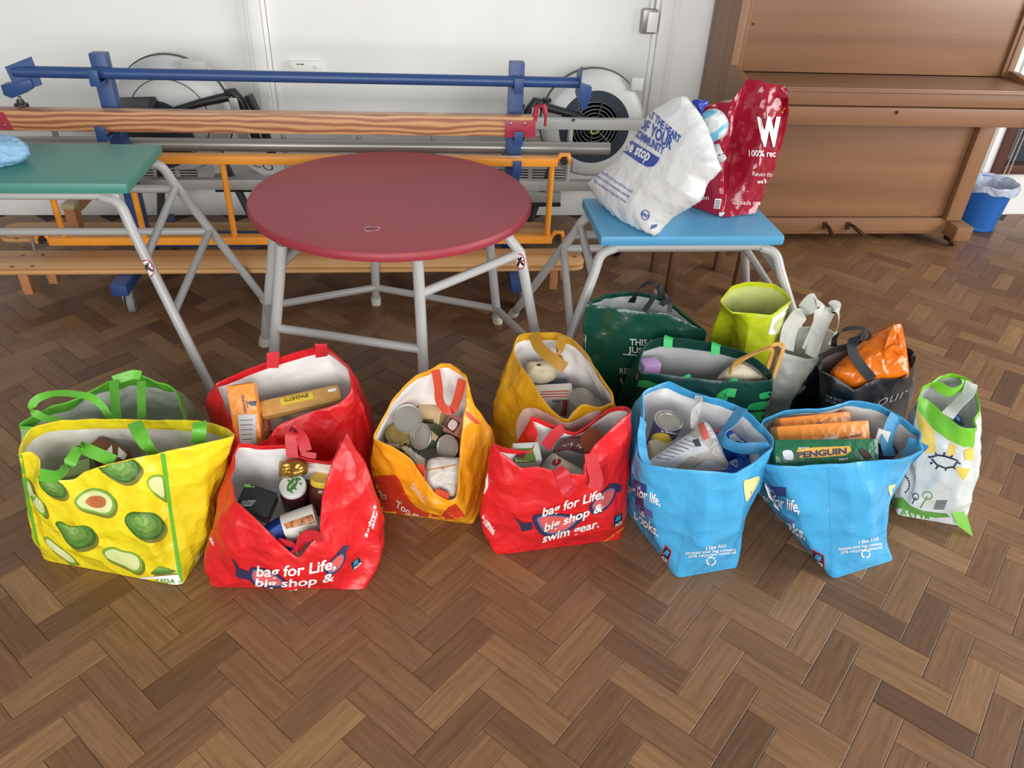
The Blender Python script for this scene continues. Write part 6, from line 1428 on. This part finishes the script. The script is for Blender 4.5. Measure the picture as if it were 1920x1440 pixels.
t2_ = MB().ribbon([cmz(500, 400, .34), cmz(500, 320, .36), cmz(520, 240, .37), cmz(530, 185, .375)], .022, X, .002); t2_.build('film_twist', m_cf, t)
m_bb = mat('biscuit_blue_card', (36, 92, 190), .35)
a, bq, c3 = cmz(640, 350, .345), cmz(800, 390, .34), cmz(860, 520, .29)
t, b = carton((a+c3)/2+Vector((.0, .01, -.05)), (.1, .05, .07), c3-a, Vector((.1, -.45, .9)), m_bb, 'bright blue biscuit box marked NEW under the blue handle', 'biscuit_box', 'biscuits')
print_poly(b, [cm(640, 372), cm(690, 362), cm(668, 430), cm(625, 425)], 'flash', mat('flash_red', (196, 50, 40), .4), t, .0016, 4)
print_text(b, 'NEW', cm(632, 415), cm(672, 405), (2, -8), 'lettering', m_yel, t, .03, 0, .0026)
print_poly(b, [cm(*q) for q in ((725, 450), (760, 430), (800, 440), (830, 470), (815, 492), (780, 480), (745, 490))], 'biscuit_print', m_stkw, t, .0018, 4, True)
t, b = carton(cmz(765, 615, .265)+Vector((0, .01, -.04)), (.09, .04, .07), Vector((1, .35, .1)), Vector((-.2, -.6, .8)), m_bb, 'blue biscuit box with white letters in front of the blue handle', 'biscuit_box', 'biscuits')
print_text(b, 'OREO', cm(690, 600), cm(780, 660), (1.5, -13), 'lettering', m_stkw, t, .03)
t, b = carton(cmz(255, 545, .27)+Vector((.03, .02, -.02)), (.09, .06, .06), Vector((1, .1, .1)), Vector((0, -.3, .9)), mat('oat_card', (196, 186, 164), .5), 'pale oat coloured packet under the pineapple tin', 'oat_packet', 'packet', .01)
# ---- second blue bag: mint biscuits and crackers
def cnz(x, y, z): q = cn(x, y); return az(q[0], q[1], z)
a, bq = cnz(185, 455, .335), cnz(960, 445, .335)
m_pg = mat('green_biscuit_film', (24, 96, 62), .3, crumple=(30, .25))
d = bq-a
t, b = carton(cnz(575, 452, .34)-toC(cnz(575, 452, .34))*.022, (d.length, .082, .045), d, toC(cnz(575, 452, .34)), m_pg, 'green mint biscuit multipack lying on the crackers in the blue bag', 'biscuit_pack', 'biscuits', .006)
print_poly(b, [cn(*q) for q in ((375, 412), (500, 395), (770, 385), (785, 420), (740, 455), (560, 470), (375, 475))], 'label_panel', mat('label_amber', (206, 158, 64), .4), t, .0016, 4)
print_text(b, 'PENGUIN', cn(378, 474), cn(748, 440), (0, -10.5), 'lettering', m_gog, t, .04, 0, .0026, 5)
print_text(b, 'MINT', cn(690, 494), cn(762, 488), (0, -3.6), 'lettering', m_stkw, t, .02, 0, .0026)
print_text(b, "McVitie's", cn(385, 408), cn(468, 402), (0, -3.2), 'lettering', m_stkw, t, .01, 0, .0026)
print_poly(b, [cn(*q) for q in ((275, 420), (330, 418), (350, 455), (340, 490), (290, 485), (270, 450))], 'biscuit_print', m_grtx, t, .0018, 4, True)
print_poly(b, [cn(*q) for q in ((845, 405), (900, 418), (940, 470), (900, 480), (860, 450))], 'biscuit_print', mat('choc_print', (62, 40, 36), .4), t, .0018, 4, True)
for k, (p1, p2, p3, z_, lab) in enumerate((((205, 345), (895, 295), 0, .325, 'orange cracker packet with printed panel behind the mint biscuits'), ((180, 285), (760, 225), 0, .31, 'orange cracker packet furthest back in the blue bag'))):
    a, bq = cnz(*p1, z_), cnz(*p2, z_); d = bq-a
    if k: a = a+d*.08; d = bq-a
    t, b = carton((a+bq)/2-toC((a+bq)/2)*.022, (d.length, .075, .044), d, toC((a+bq)/2), m_crk, lab, 'cracker_packet', 'crackers', .006)
    if k == 0:
        print_text(b, 'CRACKERS', cn(858, 292), cn(690, 325), (0, 5), 'lettering', m_ink, t, .02)
        print_text(b, 'CREAM', cn(790, 330), cn(735, 342), (0, 3), 'lettering', m_ink, t, .01)
        print_poly(b, [cn(380, 375), cn(672, 305), cn(682, 360), cn(480, 378)], 'nutrition_panel', m_grtx, t, .0016, 5)
        print_poly(b, [cn(765, 375), cn(800, 365), cn(802, 385), cn(768, 388)], 'emblem', m_navy, t, .0016, 4)
        for j in range(6): print_line(b, [cn(280+16*j, 335), cn(290+16*j, 352)], 1.3, 'barcode_bar', m_dg, t, .002)
    else:
        print_poly(b, [cn(520, 215), cn(560, 205), cn(582, 235), cn(545, 245)], 'emblem', m_navy, t, .0016, 4)
t, b = carton(cnz(985, 450, .27), (.06, .05, .08), Vector((1, .2, 0)), Vector((0, -.3, .9)), mat('dark_violet_card', (58, 44, 86), .4), 'dark violet carton at the corner of the blue bag', 'violet_carton', 'carton')
# ---- orange carrier in the black bag
m_oc = mat('orange_carrier_film', (236, 122, 26), .2, trans=.15, crumple=(18, .6))
p_ = ay(1640, 680, 1.86)
t, o = soft([(1557, 700), (1572, 680), (1592, 662), (1625, 634), (1655, 615), (1684, 606), (1692, 628), (1697, 655), (1701, 690), (1698, 712), (1660, 722), (1630, 728), (1600, 735), (1575, 722)], p_, Vector((-.05, -.75, .65)), .05, .045, m_oc, 'bright orange carrier bag stuffed into the black bag', 'orange_carrier_bag', 'bag', .012, 12, 5)
MB().ribbon([ay(1682, 610, 1.875), ay(1672, 632, 1.845), ay(1664, 655, 1.825), ay(1668, 680, 1.81)], .02, [X, X, X, X], .003).build('handle', m_oc, t)
MB().ribbon([ay(1684, 608, 1.875), ay(1690, 640, 1.845), ay(1692, 665, 1.83), ay(1676, 650, 1.82), ay(1662, 660, 1.82)], .014, [X, X, X+Z*.4, Z, Z], .003).build('handle', m_oc, t)
# ---- patterned carrier: blue packet inside
t, o = soft([co(*q) for q in ((880, 690), (915, 670), (950, 700), (965, 745), (930, 735))], az(*co(920, 710), .3), toC(az(*co(920, 710), .3)), .02, .02, mat('mid_blue_film', (52, 108, 158), .35), 'blue packet deep inside the patterned carrier bag', 'blue_packet', 'packet')
# ---- at the mouth of the leaning white bag
nQ = toC(ay(1338, 240, 2.47))
t, o = soft([cp(*q) for q in ((990, 215), (1010, 195), (1060, 195), (1115, 205), (1110, 245), (1080, 270), (1075, 320), (1050, 310), (1030, 260))], ay(1315, 200, 2.5), nQ, .012, .012, mat('royal_blue_film', (40, 62, 170), .3, crumple=(30, .5)), 'royal blue film packet at the mouth of the leaning white bag', 'blue_packet', 'packet')
t, o = soft([cp(*q) for q in ((1070, 320), (1110, 275), (1180, 265), (1240, 300), (1278, 370), (1270, 440), (1240, 490), (1160, 525), (1120, 540), (1110, 480), (1090, 400))], ay(1340, 238, 2.47), nQ, .03, .03, mat('pale_grey_film', (206, 214, 214), .25, crumple=(24, .5)), 'white and turquoise striped packet at the mouth of the leaning white bag', 'striped_packet', 'packet', .004, 7, 5)
m_tq = mat('turquoise_print', (98, 176, 204), .35)
for P in ([(1080, 320), (1110, 275), (1190, 290), (1130, 330), (1085, 345)], [(1115, 480), (1180, 440), (1275, 370), (1278, 400), (1200, 455), (1190, 510), (1130, 535)]): print_poly(o, [cp(*q) for q in P], 'stripe', m_tq, t, .002, 4)
t, o = soft([cp(*q) for q in ((1150, 560), (1200, 540), (1230, 600), (1262, 650), (1240, 680), (1190, 690), (1165, 630))], ay(1350, 290, 2.46), nQ, .015, .015, mat('silver_film', (188, 192, 198), .3, crumple=(30, .6)), 'silver grey folded packet under the striped packet', 'silver_packet', 'packet')
print_line(o, [cp(1175, 640), cp(1240, 620)], 2.5, 'stripe', m_ald, t, .002)
# ================================================================== groups of repeats
GR = {'food_tin': 'food tins in the shopping bags', 'cracker_packet': 'cream cracker packets', 'biscuit_box': 'blue biscuit boxes', 'red_shopping_bag': 'red shopping bags on the floor',
      'blue_shopping_bag': 'sky blue shopping bags on the floor', 'rectangular_gym_table': 'rectangular gym tables', 'rowing_machine': 'rowing machines by the wall', 'convector_heater': 'convector heaters on the wall',
      'balance_bench': 'pine benches on the trolley', 'food_jar': 'jars in the front red bag', 'blue_carton': 'blue cartons in the shopping bags', 'blue_packet': 'blue packets in the carrier bags', 'white_carrier_bag': 'white carrier bags'}
for o in bpy.data.objects:
    if o.parent is None and o.get('label') and o.name.split('.')[0] in GR: o['group'] = GR[o.name.split('.')[0]]
